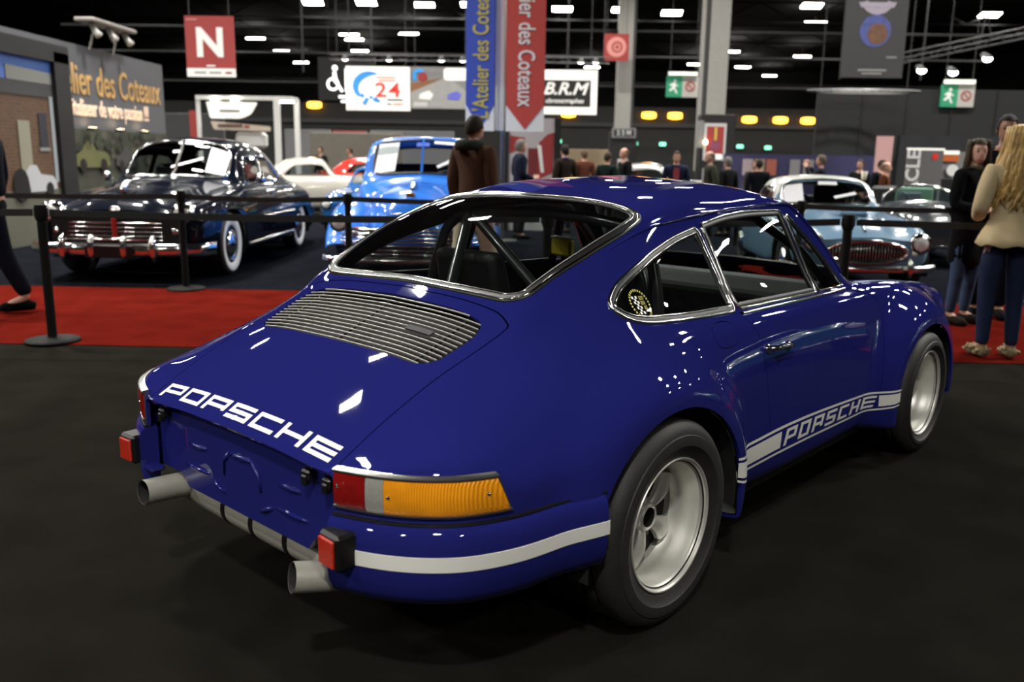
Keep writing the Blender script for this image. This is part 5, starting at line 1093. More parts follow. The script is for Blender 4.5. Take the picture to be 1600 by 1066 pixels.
def roadster():
    root = thing('roadster_car', 'pale blue sports roadster with white hardtop and oval chrome grille', 'car', (3.78, 9.02, .004), radians(-92))
    P_ = M('pale_blue_paint', (.125, .215, .31), .28, coat=1., noise=.05, spec=.08); HT = M('white_hardtop_paint', (.42, .44, .41), .35, coat=.6, noise=.04); L = Loft(HEALEY, .03)
    h = L.tm
    for xc in (0., 2.34): h = clip(h, -phi_side(arch(xc, .31, .36, .34), h))
    WS = roundpoly([(1.20, 0), (1.21, .42), (1.25, .50), (1.37, .53), (1.42, .42), (1.44, 0), (1.42, -.42), (1.37, -.53), (1.25, -.50), (1.21, -.42)], .04); g, h = split(h, phi_top(WS, h))
    A = roundpoly([(.42, .86), (1.30, .86), (1.16, 1.06), (.95, 1.09), (.60, 1.06)], .04); ga, h = split(h, phi_side(A, h, .3)); RWn = roundpoly([(.04, 0), (.06, .36), (.24, .40), (.27, 0), (.24, -.40), (.06, -.36)], .05); g2, h = split(h, phi_top(RWn, h))
    TOPP = [(-.06, .835), (1.30, .850), (1.30, .95), (1.22, 1.3), (-.06, 1.3)]; ph = sdist(np.array(TOPP), h.V[:, [0, 2]]); ht, h = split(h, ph)
    MT = roundpoly([(2.72, .30), (2.72, .60), (3.0, .60), (3.0, .30)], .02)
    tm_ob('body_shell', [h, h.mirror()], P_, root, .015); tm_ob('hardtop', [ht, ht.mirror()], HT, root, .015); tm_ob('windscreen', [g, g.mirror()], DGLASS, root, 0); tm_ob('rear_window', [g2, g2.mirror()], DGLASS, root, 0)
    tm_ob('side_window', [ga], DGLASS, root, 0); tm_ob('side_window', [ga.mirror()], DGLASS, root, 0)
    e = L.end_cap(-1); ob('nose_panel', e, [tuple(range(len(e)))], P_, root); e = L.end_cap(0); ob('tail_panel', e, [tuple(range(len(e)))[::-1]], P_, root)
    add_trim(root, [L.top(x, y) for x, y in resample(WS, .05)], 'screen_frame', .028, .018, closed=True)
    for sd in (-1, 1):
        add_trim(root, [L.side(x, z, sd) for x, z in resample(A, .05)], 'window_trim', .02, .012, closed=True); add_trim(root, [L.side(x, .62, sd) for x in np.linspace(-.6, 2.6, 26)], 'side_moulding', .018, .010)
        simple_wheel(root, 2.34, .70, .315, .16, sd); simple_wheel(root, 0, .70, .315, .16, sd)
        for xc in (0., 2.34): well(root, xc, .31, .35, .74, .45, sd)
        lamp(root, (2.925, .545 * sd, .570), .092); ob('side_lamp', *lathe([(0, .03), (.03, .02), (.035, 0)], 14, 'x', (2.91, .50 * sd, .47)), M('clear_side_lens', (.6, .6, .56), .2, .2), root, smooth=True)
    # oval grille with upright bars
    gr = ob('grille_surround', *tube([(2.945 - .03 * abs(sin(a)) * 0, .41 * cos(a), .475 + .115 * sin(a)) for a in np.linspace(0, 2 * pi, 44, endpoint=False)], .020, 8, closed=True), CHROME, root, smooth=True)
    ob('grille_mouth', [(2.930, .41 * cos(a), .475 + .115 * sin(a)) for a in np.linspace(0, 2 * pi, 36, endpoint=False)], [tuple(range(36))], SOOT_SHADE, gr)
    for k in range(-12, 13):
        y = k * .031; hh = .112 * sqrt(max(0, 1 - (y / .41) ** 2)); ob('grille_bar', *tube([(2.942, y, .475 - hh), (2.950, y, .475), (2.942, y, .475 + hh)], .0055, 6), CHROME, gr, smooth=True)
    bp = resample(np.array([(2.60, .80), (2.86, .74), (3.02, .50), (3.06, .2), (3.07, 0), (3.06, -.2), (3.02, -.50), (2.86, -.74), (2.60, -.80)]), .07, closed=False); V = []
    for x, y in bp:
        for o_, z in ((-.015, .275), (.015, .285), (.025, .315), (.015, .345), (-.015, .355)): V.append((x + o_, y, z))
    ob('front_bumper', V, [f[::-1] for f in grid_faces(len(bp), 5)], CHROME, root, smooth=True)
    for y in (-.40, .40): mb = MB(); mb.tube([(3.06, y, .24), (3.10, y, .31), (3.095, y, .38), (3.06, y, .43)], [.025, .033, .03, .015], 10); mb.build('overrider', CHROME, root, smooth=True)
    mb = MB(); mb.tube([L.top(x, 0, .004)[0] for x in np.linspace(1.6, 2.85, 12)], .012, 6); mb.build('bonnet_strip', CHROME, root, smooth=True)
    mb = MB(); mb.box((2.30, 0, .835), (.30, .30, .06), bev=.02); mb.build('bonnet_scoop', P_, root)
    sheet(root, L, [(1.24, -.50), (1.24, -.27), (1.40, -.27), (1.39, -.50)], PAPER, .012); sheet(root, L, [(1.225, -.08), (1.225, .14), (1.255, .14), (1.255, -.08)], PAPER, .012); sheet(root, L, [(1.30, .34), (1.32, .36), (1.37, .10), (1.35, .08)], PAPER, .012)
    mb = MB(); mb.box((.8, 0, .28), (1.5, 1.2, .04)); mb.build('cabin_floor', INTERIOR, root); seats(root, ((.75, -.30), (.75, .30)), .48, .44); mb = MB(); mb.box((1.40, 0, .78), (.12, 1.1, .14), bev=.03); mb.build('dashboard', INTERIOR, root)
    ob('steering_wheel', *tube([(1.2, -.30 + .19 * cos(a), .82 + .19 * sin(a)) for a in np.linspace(0, 2 * pi, 26, endpoint=False)], .012, 6, closed=True), BLACK, root, smooth=True)
    # the drink left on the hardtop
    cup = thing('paper_cup', 'small pale paper cup standing on the white hardtop', 'cup', (4.27, 7.98, 1.178)); ob('wall', *lathe([(0, 0), (.026, 0), (.036, .085), (.033, .085), (.024, .004)], 18), M('cup_paper', (.70, .66, .52), .6, noise=.05), cup, smooth=True); ob('lid', *lathe([(.038, .080), (.038, .092), (.03, .098), (0, .098)], 18), M('cup_lid', (.75, .72, .6), .5), cup, smooth=True)
roadster()

def truck():
    T = {-.60: [(0, 1.50), (.3, 1.49), (.55, 1.46), (.62, 1.40), (.70, 1.05), (.74, .95), (.76, .75), (.76, .6), (.74, .5), (.5, .48)],
         -.45: [(0, 1.60), (.3, 1.59), (.60, 1.54), (.68, 1.42), (.76, 1.06), (.79, .95), (.80, .75), (.80, .55), (.78, .42), (.5, .40)],
         .10: [(0, 1.635), (.3, 1.625), (.63, 1.575), (.71, 1.44), (.78, 1.05), (.80, .95), (.81, .75), (.81, .5), (.78, .36), (.5, .34)],
         .50: [(0, 1.615), (.3, 1.605), (.64, 1.555), (.72, 1.43), (.78, 1.04), (.80, .95), (.81, .75), (.81, .5), (.78, .36), (.5, .34)],
         .64: [(0, 1.56), (.3, 1.545), (.64, 1.50), (.72, 1.38), (.78, 1.03), (.80, .94), (.81, .75), (.81, .5), (.78, .36), (.5, .34)],
         .90: [(0, 1.18), (.3, 1.16), (.66, 1.10), (.72, 1.05), (.77, 1.00), (.79, .93), (.80, .75), (.80, .5), (.77, .36), (.5, .34)],
         1.00: [(0, 1.10), (.3, 1.075), (.60, 1.03), (.68, 1.0), (.74, .96), (.77, .90), (.78, .75), (.78, .5), (.75, .36), (.5, .34)],
         1.35: [(0, 1.075), (.25, 1.04), (.46, .97), (.55, .90), (.62, .83), (.66, .76), (.68, .66), (.68, .5), (.66, .38), (.5, .36)],
         1.90: [(0, 1.00), (.2, .965), (.36, .89), (.44, .80), (.49, .72), (.52, .65), (.54, .58), (.54, .48), (.52, .38), (.4, .36)],
         2.20: [(0, .88), (.16, .85), (.28, .79), (.34, .72), (.38, .65), (.40, .60), (.41, .54), (.41, .46), (.40, .38), (.3, .36)],
         2.30: [(0, .74), (.12, .72), (.22, .69), (.27, .64), (.30, .60), (.32, .57), (.33, .52), (.33, .46), (.32, .40), (.3, .38)]}
    root = thing('truck_cab', 'bright blue vintage pickup cab with split windscreen and chrome bar grille', 'truck', (-1.19, 9.12, .004), radians(-89))
    P_ = M('bright_blue_paint', (.028, .15, .58), .26, coat=1., noise=.06, spec=.08); L = Loft(T, .03); h = L.tm
    WS = roundpoly([(.60, 0), (.61, .52), (.64, .60), (.86, .62), (.90, .50), (.915, 0), (.90, -.5), (.86, -.62), (.64, -.60), (.61, -.52)], .05); g, h = split(h, phi_top(WS, h))
    A = roundpoly([(-.25, 1.10), (.76, 1.08), (.58, 1.40), (.10, 1.44), (-.22, 1.42)], .06); ga, h = split(h, phi_side(A, h))
    tm_ob('cab_shell', [h, h.mirror()], P_, root, .02); tm_ob('windscreen', [g, g.mirror()], DGLASS, root, 0); tm_ob('side_window', [ga], DGLASS, root, 0); tm_ob('side_window', [ga.mirror()], DGLASS, root, 0)
    e = L.end_cap(-1); ob('nose_panel', e, [tuple(range(len(e)))], P_, root)
    # back wall of the cab with its own window opening
    mb = MB(); mb.box((-.60, 0, .80), (.03, 1.50, .60)); mb.box((-.60, .62, 1.28), (.03, .22, .40)); mb.box((-.60, -.62, 1.28), (.03, .22, .40)); mb.build('cab_back', P_, root)
    add_trim(root, [L.top(x, y) for x, y in resample(WS, .05)], 'screen_gasket', .03, .012, RUBBER, closed=True)
    mb = MB(); mb.tube([L.top(x, 0, .006)[0] for x in np.linspace(.60, .915, 8)], .014, 6); mb.build('screen_divider', P_, root)
    # separate bulging wings
    for sd in (-1, 1):
        V = []; nu, nv = 26, 15
        for i in range(nu):
            u = i / (nu - 1); x = .75 + 1.62 * u; hgt = .36 + .50 * sin(pi * min(1, .10 + .90 * u ** .85)) ** .62 if u < .98 else .46
            hw = .10 + .20 * sin(pi * (.12 + .80 * u)) ** .5
            for j in range(nv):
                a = pi * j / (nv - 1); zz = .34 + (hgt - .34) * max(sin(a), 0) ** .55 * (1.0 if u < .9 else 1 - (u - .9) * 4)
                V.append((x, sd * (.72 - hw * 1.0 * np.sign(cos(a)) * abs(cos(a)) ** .7 * -1), zz))
        ob('front_wing', V, grid_faces(nu, nv), P_, root, smooth=True)
        lamp(root, (2.385, .765 * sd, .640), .088); ob('side_lamp', *lathe([(0, .04), (.03, .03), (.04, 0)], 14, 'x', (2.33, .60 * sd, .52)), CHROME, root, smooth=True)
        simple_wheel(root, 1.55, .90, .33, .17, sd); V = []
        mb = MB(); mb.box((-.1, .88 * sd, .34), (1.5, .20, .05), bev=.02); mb.build('running_board', P_, root)
        ob('door_handle', *tube([L.side(-.05, .99, sd, .03)[0], L.side(.10, .99, sd, .03)[0]], .012, 8), CHROME, root, smooth=True)
        ob('red_trim', *tube([(2.30, .46 * sd, .56), (2.28, .60 * sd, .58)], .014, 8), M('red_enamel', (.35, .02, .02), .3, coat=1., spec=.08), root)
    for k in range(7):
        z = .30 + k * .045; w = .86 - .03 * max(0, k - 3) - .02 * max(0, 2 - k)
        mb = MB(); mb.tube([(2.20, w, z), (2.36, w * .82, z), (2.42, w * .4, z), (2.43, 0, z), (2.42, -w * .4, z), (2.36, -w * .82, z), (2.20, -w, z)], .014, 8); mb.build('grille_bar', CHROME, root, smooth=True)
    for k in range(3):
        z = .655 + k * .042; w = .30 - .04 * k
        mb = MB(); mb.tube([(2.26, w, z), (2.33 - .02 * k, w * .5, z), (2.35 - .02 * k, 0, z), (2.33 - .02 * k, -w * .5, z), (2.26, -w, z)], .011, 8); mb.build('upper_grille_bar', CHROME, root, smooth=True)
    mb = MB(); mb.box((2.22, 0, .43), (.10, 1.4, .30), bev=.03); mb.build('grille_back', SOOT_SHADE, root)
    bp = resample(np.array([(2.30, .97), (2.44, .85), (2.50, .4), (2.51, 0), (2.50, -.4), (2.44, -.85), (2.30, -.97)]), .08, closed=False); V = []
    for x, y in bp:
        for o_, z in ((-.015, .19), (.015, .20), (.025, .23), (.015, .27), (-.015, .28)): V.append((x + o_, y, z))
    ob('front_bumper', V, [f[::-1] for f in grid_faces(len(bp), 5)], CHROME, root, smooth=True)
    mb = MB(); mb.box((2.10, 0, .925), (.05, .10, .10), bev=.015); mb.build('bonnet_badge', M('bronze_enamel', (.30, .14, .04), .35, .5), root)
    ob('bonnet_ornament', *tube([L.top(1.95, 0, 0)[0], L.top(1.85, 0, .05)[0], L.top(1.6, 0, .03)[0]], [.02, .03, .01], 10), CHROME, root, smooth=True)
    sheet(root, L, [(.645, -.56), (.645, -.30), (.88, -.34), (.88, -.60)], PAPER, .012); sheet(root, L, [(.63, .14), (.63, .40), (.665, .40), (.665, .14)], PAPER, .012); sheet(root, L, [(.70, .58), (.73, .60), (.86, .20), (.84, .18)], PAPER, .012)
    sheet(root, L, [(.66, -.08), (.66, .08), (.70, .08), (.70, -.08)], M('blue_card', (.03, .10, .55), .5), .014)
    mb = MB(); mb.box((.2, 0, .42), (1.4, 1.3, .04)); mb.build('cab_floor', INTERIOR, root); mb = MB(); mb.box((-.15, 0, .72), (.5, 1.3, .18), bev=.06); mb.box((-.42, 0, 1.02), (.14, 1.3, .5), bev=.05); mb.build('bench_seat', M('dark_brown_vinyl', (.05, .035, .025), .5), root); mb = MB(); mb.box((.80, 0, .98), (.18, 1.3, .14), bev=.03); mb.build('dashboard', P_, root)
    ob('steering_wheel', *tube([(.55 + .06 * sin(a), .34 + .21 * cos(a), 1.10 + .10 * sin(a)) for a in np.linspace(0, 2 * pi, 26, endpoint=False)], .013, 6, closed=True), M('cream_plastic', (.6, .58, .5), .4), root, smooth=True)
    # cargo bed behind the cab
    mb = MB(); mb.box((-1.35, .72, .80), (1.4, .04, .42)); mb.box((-1.35, -.72, .80), (1.4, .04, .42)); mb.box((-2.05, 0, .80), (.04, 1.48, .42)); mb.box((-1.35, 0, .60), (1.4, 1.44, .04)); mb.build('cargo_bed', P_, root)
    for sd in (-1, 1): simple_wheel(root, -1.25, .88, .33, .17, sd)
truck()

def plain_car(name, label, loc, rz, paint, glassy=True, top=True, sc=1.0):
    root = thing(name, label, 'car', loc, rz, None); root.scale = (sc, sc, sc); L = Loft(HEALEY, .06, (4, 5, 4, 6, 4, 4, 3, 4, 3)); h = L.tm
    for xc in (0., 2.34): h = clip(h, -phi_side(arch(xc, .31, .36, .34), h))
    if not top:
        h = clip(h, sdist(np.array([(.02, .80), (1.44, .80), (1.44, 1.6), (.02, 1.6)]), h.V[:, [0, 2]]) * -1)
    else:
        WS = roundpoly([(1.19, 0), (1.20, .42), (1.25, .52), (1.39, .55), (1.44, .42), (1.45, 0), (1.44, -.42), (1.39, -.55), (1.25, -.52), (1.20, -.42)], .04); g, h = split(h, phi_top(WS, h))
        A = roundpoly([(.38, .87), (1.30, .87), (1.16, 1.07), (.95, 1.09), (.60, 1.06)], .04); ga, h = split(h, phi_side(A, h, .3)); RWn = roundpoly([(.04, 0), (.06, .36), (.30, .42), (.33, 0), (.30, -.42), (.06, -.36)], .05); g2, h = split(h, phi_top(RWn, h))
        tm_ob('windscreen', [g, g.mirror()], DGLASS, root, 0); tm_ob('rear_window', [g2, g2.mirror()], DGLASS, root, 0); tm_ob('side_window', [ga], DGLASS, root, 0); tm_ob('side_window', [ga.mirror()], DGLASS, root, 0)
    tm_ob('body_shell', [h, h.mirror()], paint, root, .015)
    e = L.end_cap(-1); ob('nose_panel', e, [tuple(range(len(e)))], paint, root); e = L.end_cap(0); ob('tail_panel', e, [tuple(range(len(e)))[::-1]], paint, root)
    for sd in (-1, 1):
        for xc in (0., 2.34): simple_wheel(root, xc, .70, .31, .16, sd); well(root, xc, .31, .35, .74, .45, sd)
        lamp(root, (2.915, .545 * sd, .575), .08)
    mb = MB(); mb.box((.8, 0, .28), (1.5, 1.2, .04)); mb.build('cabin_floor', INTERIOR, root); seats(root, ((.65, -.30), (.65, .30)), .48, .44)
    mb = MB(); mb.tube([(2.72, .72, .32), (2.98, .5, .32), (3.02, 0, .32), (2.98, -.5, .32), (2.72, -.72, .32)], .035, 8); mb.build('front_bumper', CHROME, root, smooth=True)
    return root, L
WPAINT = M('cream_white_paint', (.36, .34, .30), .3, coat=1., spec=.08)
plain_car('parked_car', 'small cream coupe parked side-on behind the saloon boot', (-5.6, 16.3, .002), radians(12), WPAINT, sc=1.07)
plain_car('parked_car', 'red coupe parked behind the cream one', (-4.9, 19.5, .002), radians(8), M('red_car_paint', (.42, .03, .02), .3, coat=1., spec=.08), sc=1.08)
plain_car('parked_car', 'silver car showing only its roof over the coupe roof', (2.0, 18.2, .002), radians(-12), M('silver_paint', (.32, .31, .30), .3, .6, coat=1., spec=.08), sc=1.06)
plain_car('parked_car', 'dark blue car tucked between the black saloon and the truck cab', (-2.45, 14.6, .002), radians(-95), M('deep_blue_paint', (.012, .07, .22), .25, coat=1., spec=.08), sc=.98)
plain_car('parked_car', 'teal coupe parked at right outside the picture, mirrored in the blue door', (8.9, 2.6, 0), radians(186), M('teal_paint', (.03, .16, .18), .25, coat=1., spec=.08), sc=1.1)
root, L = plain_car('open_roadster', 'dark grey open roadster with chrome windscreen frame behind the pale blue car', (6.15, 11.6, .002), radians(-98), M('dark_grey_paint', (.018, .022, .027), .25, coat=1., spec=.08), top=False, sc=.94)
fr = [(1.30 - .10 * sin(pi * u) * 0, .56 - 1.12 * u, .80 + .33 * sin(pi * u) ** .32) for u in np.linspace(0, 1, 25)]
ob('screen_frame', *tube(fr, .018, 8), CHROME, root, smooth=True); ob('screen_glass', [fr[i] for i in range(25)], [tuple(range(25))], DGLASS, root)
mb = MB(); mb.box((.85, .05, .90), (.05, .58, .36), bev=.04); mb.build('green_card', M('pale_green_card', (.11, .24, .15), .6), root); mb = MB(); mb.box((.90, -.03, .90), (.04, .34, .20), bev=.01); mb.build('grey_card', M('slate_card', (.08, .09, .12), .6), root)
ob('steering_wheel', *tube([(1.1, -.28 + .18 * cos(a), .86 + .17 * sin(a)) for a in np.linspace(0, 2 * pi, 24, endpoint=False)], .012, 6, closed=True), BLACK, root, smooth=True)
# ------------------------------------------------------------------ people
def skin_mesh(nodes, edges, root=0, sub=1, smooth=0):
    """nodes: (x,y,z,rx,ry); a Skin modifier grows one continuous surface; returns a baked mesh"""
    me = bpy.data.meshes.new('body'); me.from_pydata([n[:3] for n in nodes], edges, []); me.update()
    o = bpy.data.objects.new('body', me); COL.objects.link(o)
    sk = o.modifiers.new('skin', 'SKIN'); sk.branch_smoothing = .35
    lay = me.skin_vertices[0] if me.skin_vertices else None
    for i, n in enumerate(nodes): lay.data[i].radius = (n[3], n[4] if len(n) > 4 else n[3])
    for d in lay.data: d.use_root = False
    lay.data[root].use_root = True
    if sub: s = o.modifiers.new('s', 'SUBSURF'); s.levels = sub; s.render_levels = sub
    dg = bpy.context.evaluated_depsgraph_get(); m = bpy.data.meshes.new_from_object(o.evaluated_get(dg))
    bpy.data.objects.remove(o); bpy.data.meshes.remove(me)
    V = np.array([v.co[:] for v in m.vertices]); F = [tuple(p.vertices) for p in m.polygons]; bpy.data.meshes.remove(m)
    return V, F
def head_mesh(s=1.):
    """an egg-shaped head with brow, nose, chin and ears; face towards +y; z=0 at the chin"""
    V = []; nu, nv = 20, 28
    for i in range(nu + 1):
        t = pi * i / nu; z = .115 * (1 - cos(t)) ; zz = z / .23
        for j in range(nv):
            a = 2 * pi * j / nv; cx, cy = cos(a), sin(a)
            rx = .074 * sin(t) ** .75 * (.80 + .25 * zz if zz < .6 else .95 + (zz - .6) * .05); ry = .095 * sin(t) ** .75
            x = rx * cx; y = ry * cy + (.006 if zz < .3 else -.002)
            if cy > .2:
                f = max(0, 1 - abs(x) / .022); w = max(0, 1 - abs(zz - .42) / .13); y += .022 * f * w
                e = max(0, 1 - abs(abs(x) - .030) / .018) * max(0, 1 - abs(zz - .52) / .06); y -= .010 * e
                y += .006 * max(0, 1 - abs(zz - .20) / .05) * max(0, 1 - abs(x) / .03) + .008 * max(0, 1 - abs(zz - .06) / .08) * max(0, 1 - abs(x) / .03)
            V.append((x * s, y * s, z * s))
    F = []
    for i in range(nu):
        for j in range(nv): k = (j + 1) % nv; F.append((i * nv + j, i * nv + k, (i + 1) * nv + k, (i + 1) * nv + j))
    for sd in (-1, 1):
        b = len(V)
        for i in range(6):
            for j in range(8): t = pi * i / 5; a = 2 * pi * j / 8; V.append(((sd * (.074 + .010 * sin(t) * (cos(a) * .5 + .5))) * s, (-.008 + .016 * sin(t) * sin(a)) * s, (.108 + .030 * -cos(t)) * s))
        for i in range(5):
            for j in range(8): k = (j + 1) % 8; F.append((b + i * 8 + j, b + i * 8 + k, b + (i + 1) * 8 + k, b + (i + 1) * 8 + j))
    return np.array(V), F
SKIN = M('skin', (.46, .25, .17), .5, noise=.08, nscale=20); EYE = M('eye_dark', (.02, .015, .012), .3); LIP = M('lips', (.36, .12, .10), .45)
def cloth(name, col): return M(name, col, .9, noise=.18, nscale=9, bump=.25, bscale=60, spec=.08)
def hair_cap(s, style, rng):
    """hair as a shell over the head (short), or with long locks"""
    V = []; nu, nv = 14, 24
    for i in range(nu + 1):
        for j in range(nv):
            a = 2 * pi * j / nv; back = -sin(a)
            tmax = {'short': .50 + .16 * max(0, back), 'bald': .16, 'long': .52 + .20 * max(0, back)}[style] * pi
            if sin(a) > .3: tmax = min(tmax, (.30 if style != 'bald' else .12) * pi)
            if style == 'bald' : tmax = (.45 + .15 * max(0, back)) * pi; 
            t0 = (.30 * pi if style == 'bald' else 0); t = t0 + (max(tmax, t0 + .05) - t0) * i / nu
            if style == 'bald' and sin(a) > .2: t = t0
            r = 1.10 + .02 * rng.random(); V.append((.076 * r * sin(t) ** .8 * cos(a) * s, (.098 * r * sin(t) ** .8 * sin(a) - .004) * s, (.115 + .115 * cos(t) * r) * s))
    F = grid_faces(nu + 1, nv); F += [(i * nv + nv - 1, (i + 1) * nv + nv - 1, (i + 1) * nv, i * nv) for i in range(nu)]
    return V, F
def person(label, loc, face, h=1.75, top=(.03, .03, .04), trousers=(.02, .02, .03), hair=(.05, .035, .02), style='short', arms='down', legs='stand', skinm=None, shoes=(.02, .018, .016), name='person', turn=0., nod=0., hood=None, coat=0., detail=True, shirt=None, female=False, cat='person', scarf=None, openfront=None):
    """face: heading of the gaze in degrees from +x"""
    root = thing(name, label, cat, loc, radians(face - 90)); s = h / 1.75; rng = random.Random(hash(label) % 1000)
    W_ = .93 if female else 1.; sh = .185 * W_; hip = .092
    sk = skinm or SKIN
    J = {}
    # joints for a 1.75 m figure looking along +y
    J['pel'] = (0, 0, .94); J['waist'] = (0, .005, 1.06); J['chest'] = (0, .0, 1.26); J['upch'] = (0, -.005, 1.40); J['neck'] = (0, .0, 1.49); J['skull'] = (0, .012, 1.58)
    for sd, k in ((-1, 'l'), (1, 'r')):
        J['sh' + k] = (sd * sh, -.01, 1.42)
        A_ = {'down': ((sd * .235, -.03, 1.13), (sd * .245, .05, .88), (sd * .242, .07, .80)), 'fold': ((sd * .24, -.0, 1.13), (sd * .14, .20, 1.10), (sd * .07, .23, 1.11)), 'phone': ((sd * .26, .14, 1.28), (sd * .12, .28, 1.50), (sd * .07, .30, 1.57)),
              'pocket': ((sd * .27, -.07, 1.14), (sd * .21, .07, .95), (sd * .18, .09, .90)), 'hold': ((sd * .235, -.04, 1.14), (sd * .17, .20, 1.06), (sd * .10, .27, 1.09))}[arms]
        J['el' + k], J['wr' + k], J['ha' + k] = A_
        J['hip' + k] = (sd * hip, 0, .90)
        st = {'stand': (0, 0), 'walk': (.20 * sd, .0)}[legs][0]
        J['kn' + k] = (sd * (hip + .008), st * .45 + .02, .50); J['an' + k] = (sd * (hip + .012), st * .9 - (.05 if st < 0 else .02), .085 + (.05 if st < 0 else 0)); J['toe' + k] = (sd * (hip + .03), st * .9 + .13, .035 + (.01 if st < 0 else 0))
    def P(k): return tuple(c * s for c in J[k])
    def net(keys, edges, radii, grow=0.):
        idx = {k: i for i, k in enumerate(keys)}
        return [P(k) + tuple((r + grow) * s for r in (radii[k] if hasattr(radii[k], '__len__') else (radii[k], radii[k]))) for k in keys], [(idx[a], idx[b]) for a, b in edges]
    R_ = dict(pel=(.155, .11), waist=(.130 * W_, .098), chest=(.150 * W_, .110), upch=(.12, .085), neck=.052, skull=.06, shl=.064, shr=.064, ell=.046, elr=.046, wrl=.031, wrr=.031, hal=.034, har=.034, hipl=.095, hipr=.095, knl=.060, knr=.060, anl=.040, anr=.040, toel=.035, toer=.035)
    E_ = [('pel', 'waist'), ('waist', 'chest'), ('chest', 'upch'), ('upch', 'neck'), ('neck', 'skull')] + [e for k in 'lr' for e in (('upch', 'sh' + k), ('sh' + k, 'el' + k), ('el' + k, 'wr' + k), ('wr' + k, 'ha' + k), ('pel', 'hip' + k), ('hip' + k, 'kn' + k), ('kn' + k, 'an' + k), ('an' + k, 'toe' + k))]
    keys = list(dict.fromkeys(x for e in E_ for x in e))
    nodes, edges = net(keys, E_, R_)
    V, F = skin_mesh(nodes, edges, 0, 1)
    # hands: five unequal fingers closed a little, rooted inside the palm
    HV, HF = head_mesh(s); c, q = cos(turn), sin(turn)
    cn, sn = cos(nod), sin(nod)
    def toh(v): # head local to figure
        v = np.asarray(v, float); y = v[..., 1] * cn - v[..., 2] * sn; z = v[..., 1] * sn + v[..., 2] * cn
        x = v[..., 0]; return np.stack([x * c - y * q, x * q + y * c + .018 * s, z + 1.505 * s], -1)
    mb = MB(); mb.add(V, F); mb.add(toh(HV), HF)
    if detail:
        for k, sd in (('l', -1), ('r', 1)):
            w_ = np.array(P('wr' + k)); ha = np.array(P('ha' + k)); d = ha - w_; d /= np.linalg.norm(d); side = np.array((0, 1., 0)) if abs(d[1]) < .8 else np.array((0, 0, 1.)); side -= d * (side @ d); side /= np.linalg.norm(side); up = np.cross(d, side) * sd
            for f, (o_, ln) in enumerate(((.032, .066), (.011, .078), (-.010, .074), (-.030, .058))):
                b = ha + side * o_ * s; mb.tube([b - d * .02 * s, b + d * ln * .45 * s + up * .004 * s, b + d * ln * .8 * s - up * .012 * s, b + d * ln * s - up * .026 * s], [.0095 * s, .0088 * s, .008 * s, .006 * s], 7)
            b = w_ + d * .035 * s + side * .03 * s; mb.tube([b, b + (side * .025 + d * .03) * s, b + (side * .030 + d * .062 - up * .008) * s], [.012 * s, .010 * s, .007 * s], 7)
    body = mb.build('body', sk, root, smooth=True)
    for sd in (-1, 1):
        ob('eye', *lathe([(0, .006), (.008, .003), (.011, 0)], 8, 'y', (0, 0, 0)), EYE, body, smooth=True).location = tuple(toh(np.array((sd * .030, .080, .122)) * s))
        mb = MB(); mb.tube([toh(np.array((sd * (.016 + .010 * i), .088 - .003 * i * i, .141 + .003 * (i == 1))) * s) for i in range(3)], .0035 * s, 5); mb.build('eyebrow', M('brow_dark', (.04, .025, .015), .7), body)
    mb = MB(); mb.tube([toh(np.array((x, .092 - 12 * x * x, .047 + 4 * x * x)) * s) for x in (-.022, -.011, 0, .011, .022)], [.003 * s, .0055 * s, .006 * s, .0055 * s, .003 * s], 6); mb.build('mouth', LIP, body, smooth=True)
    if style != 'none':
        HV2, HF2 = hair_cap(s, style, rng); ob('hair', toh(np.array(HV2)), HF2, M('hair_%02d%02d%02d' % tuple(int(c_ * 100) for c_ in hair), tuple(v * .6 for v in hair), .6, noise=.35, nscale=40, bump=.4, bscale=90, spec=.12), body, smooth=True)
    cm = lambda c_, n_: cloth('%s_%03d_%03d_%03d' % ((n_,) + tuple(int(v * 1000) for v in c_)), tuple(v * .5 for v in c_))
    # upper garment
    TE = [('pel', 'waist'), ('waist', 'chest'), ('chest', 'upch'), ('upch', 'collar')] + [e for k in 'lr' for e in (('upch', 'sh' + k), ('sh' + k, 'el' + k), ('el' + k, 'wr' + k))]; J['collar'] = (0, -.004, 1.485)
    TR = dict(R_); TR.update(collar=(.078, .075), pel=(.185, .135), waist=(.165 * W_, .125), chest=(.178 * W_, .132), upch=(.14, .105), shl=.080, shr=.080, ell=.064, elr=.064, wrl=.050, wrr=.050)
    if coat: TE = TE + [('pel', 'hem')]; J['hem'] = (0, 0, .94 - coat); TR['hem'] = (.20, .15)
    nodes, edges = net(list(dict.fromkeys(x for e in TE for x in e)), TE, TR); V, F = skin_mesh(nodes, edges, 0, 2); ob('jacket', V, F, cm(top, 'jacket'), root, smooth=True)
    if openfront:
        mb = MB(); V_ = [(x * s, (.125 + .02 * (1 - abs(x) / .05)) * s, z * s) for z, w_ in ((1.42, .05), (1.3, .06), (1.1, .05), (.95, .03)) for x in (-w_, 0, w_)]; ob('shirt_front', [(v[0], v[1] + .004, v[2]) for v in V_], grid_faces(4, 3), cm(openfront, 'shirt'), root, smooth=True)
    if hood:
        V_, F_ = lathe([(.085, 1.52), (.125, 1.50), (.135, 1.46), (.12, 1.42), (.08, 1.42)], 20); V_ = [(v[0] * s, (v[1] * 1.05 - .045 + (-.03 if v[1] < 0 else 0)) * s, v[2] * s) for v in V_]; ob('hood', V_, F_, cm(hood, 'hood'), root, smooth=True)
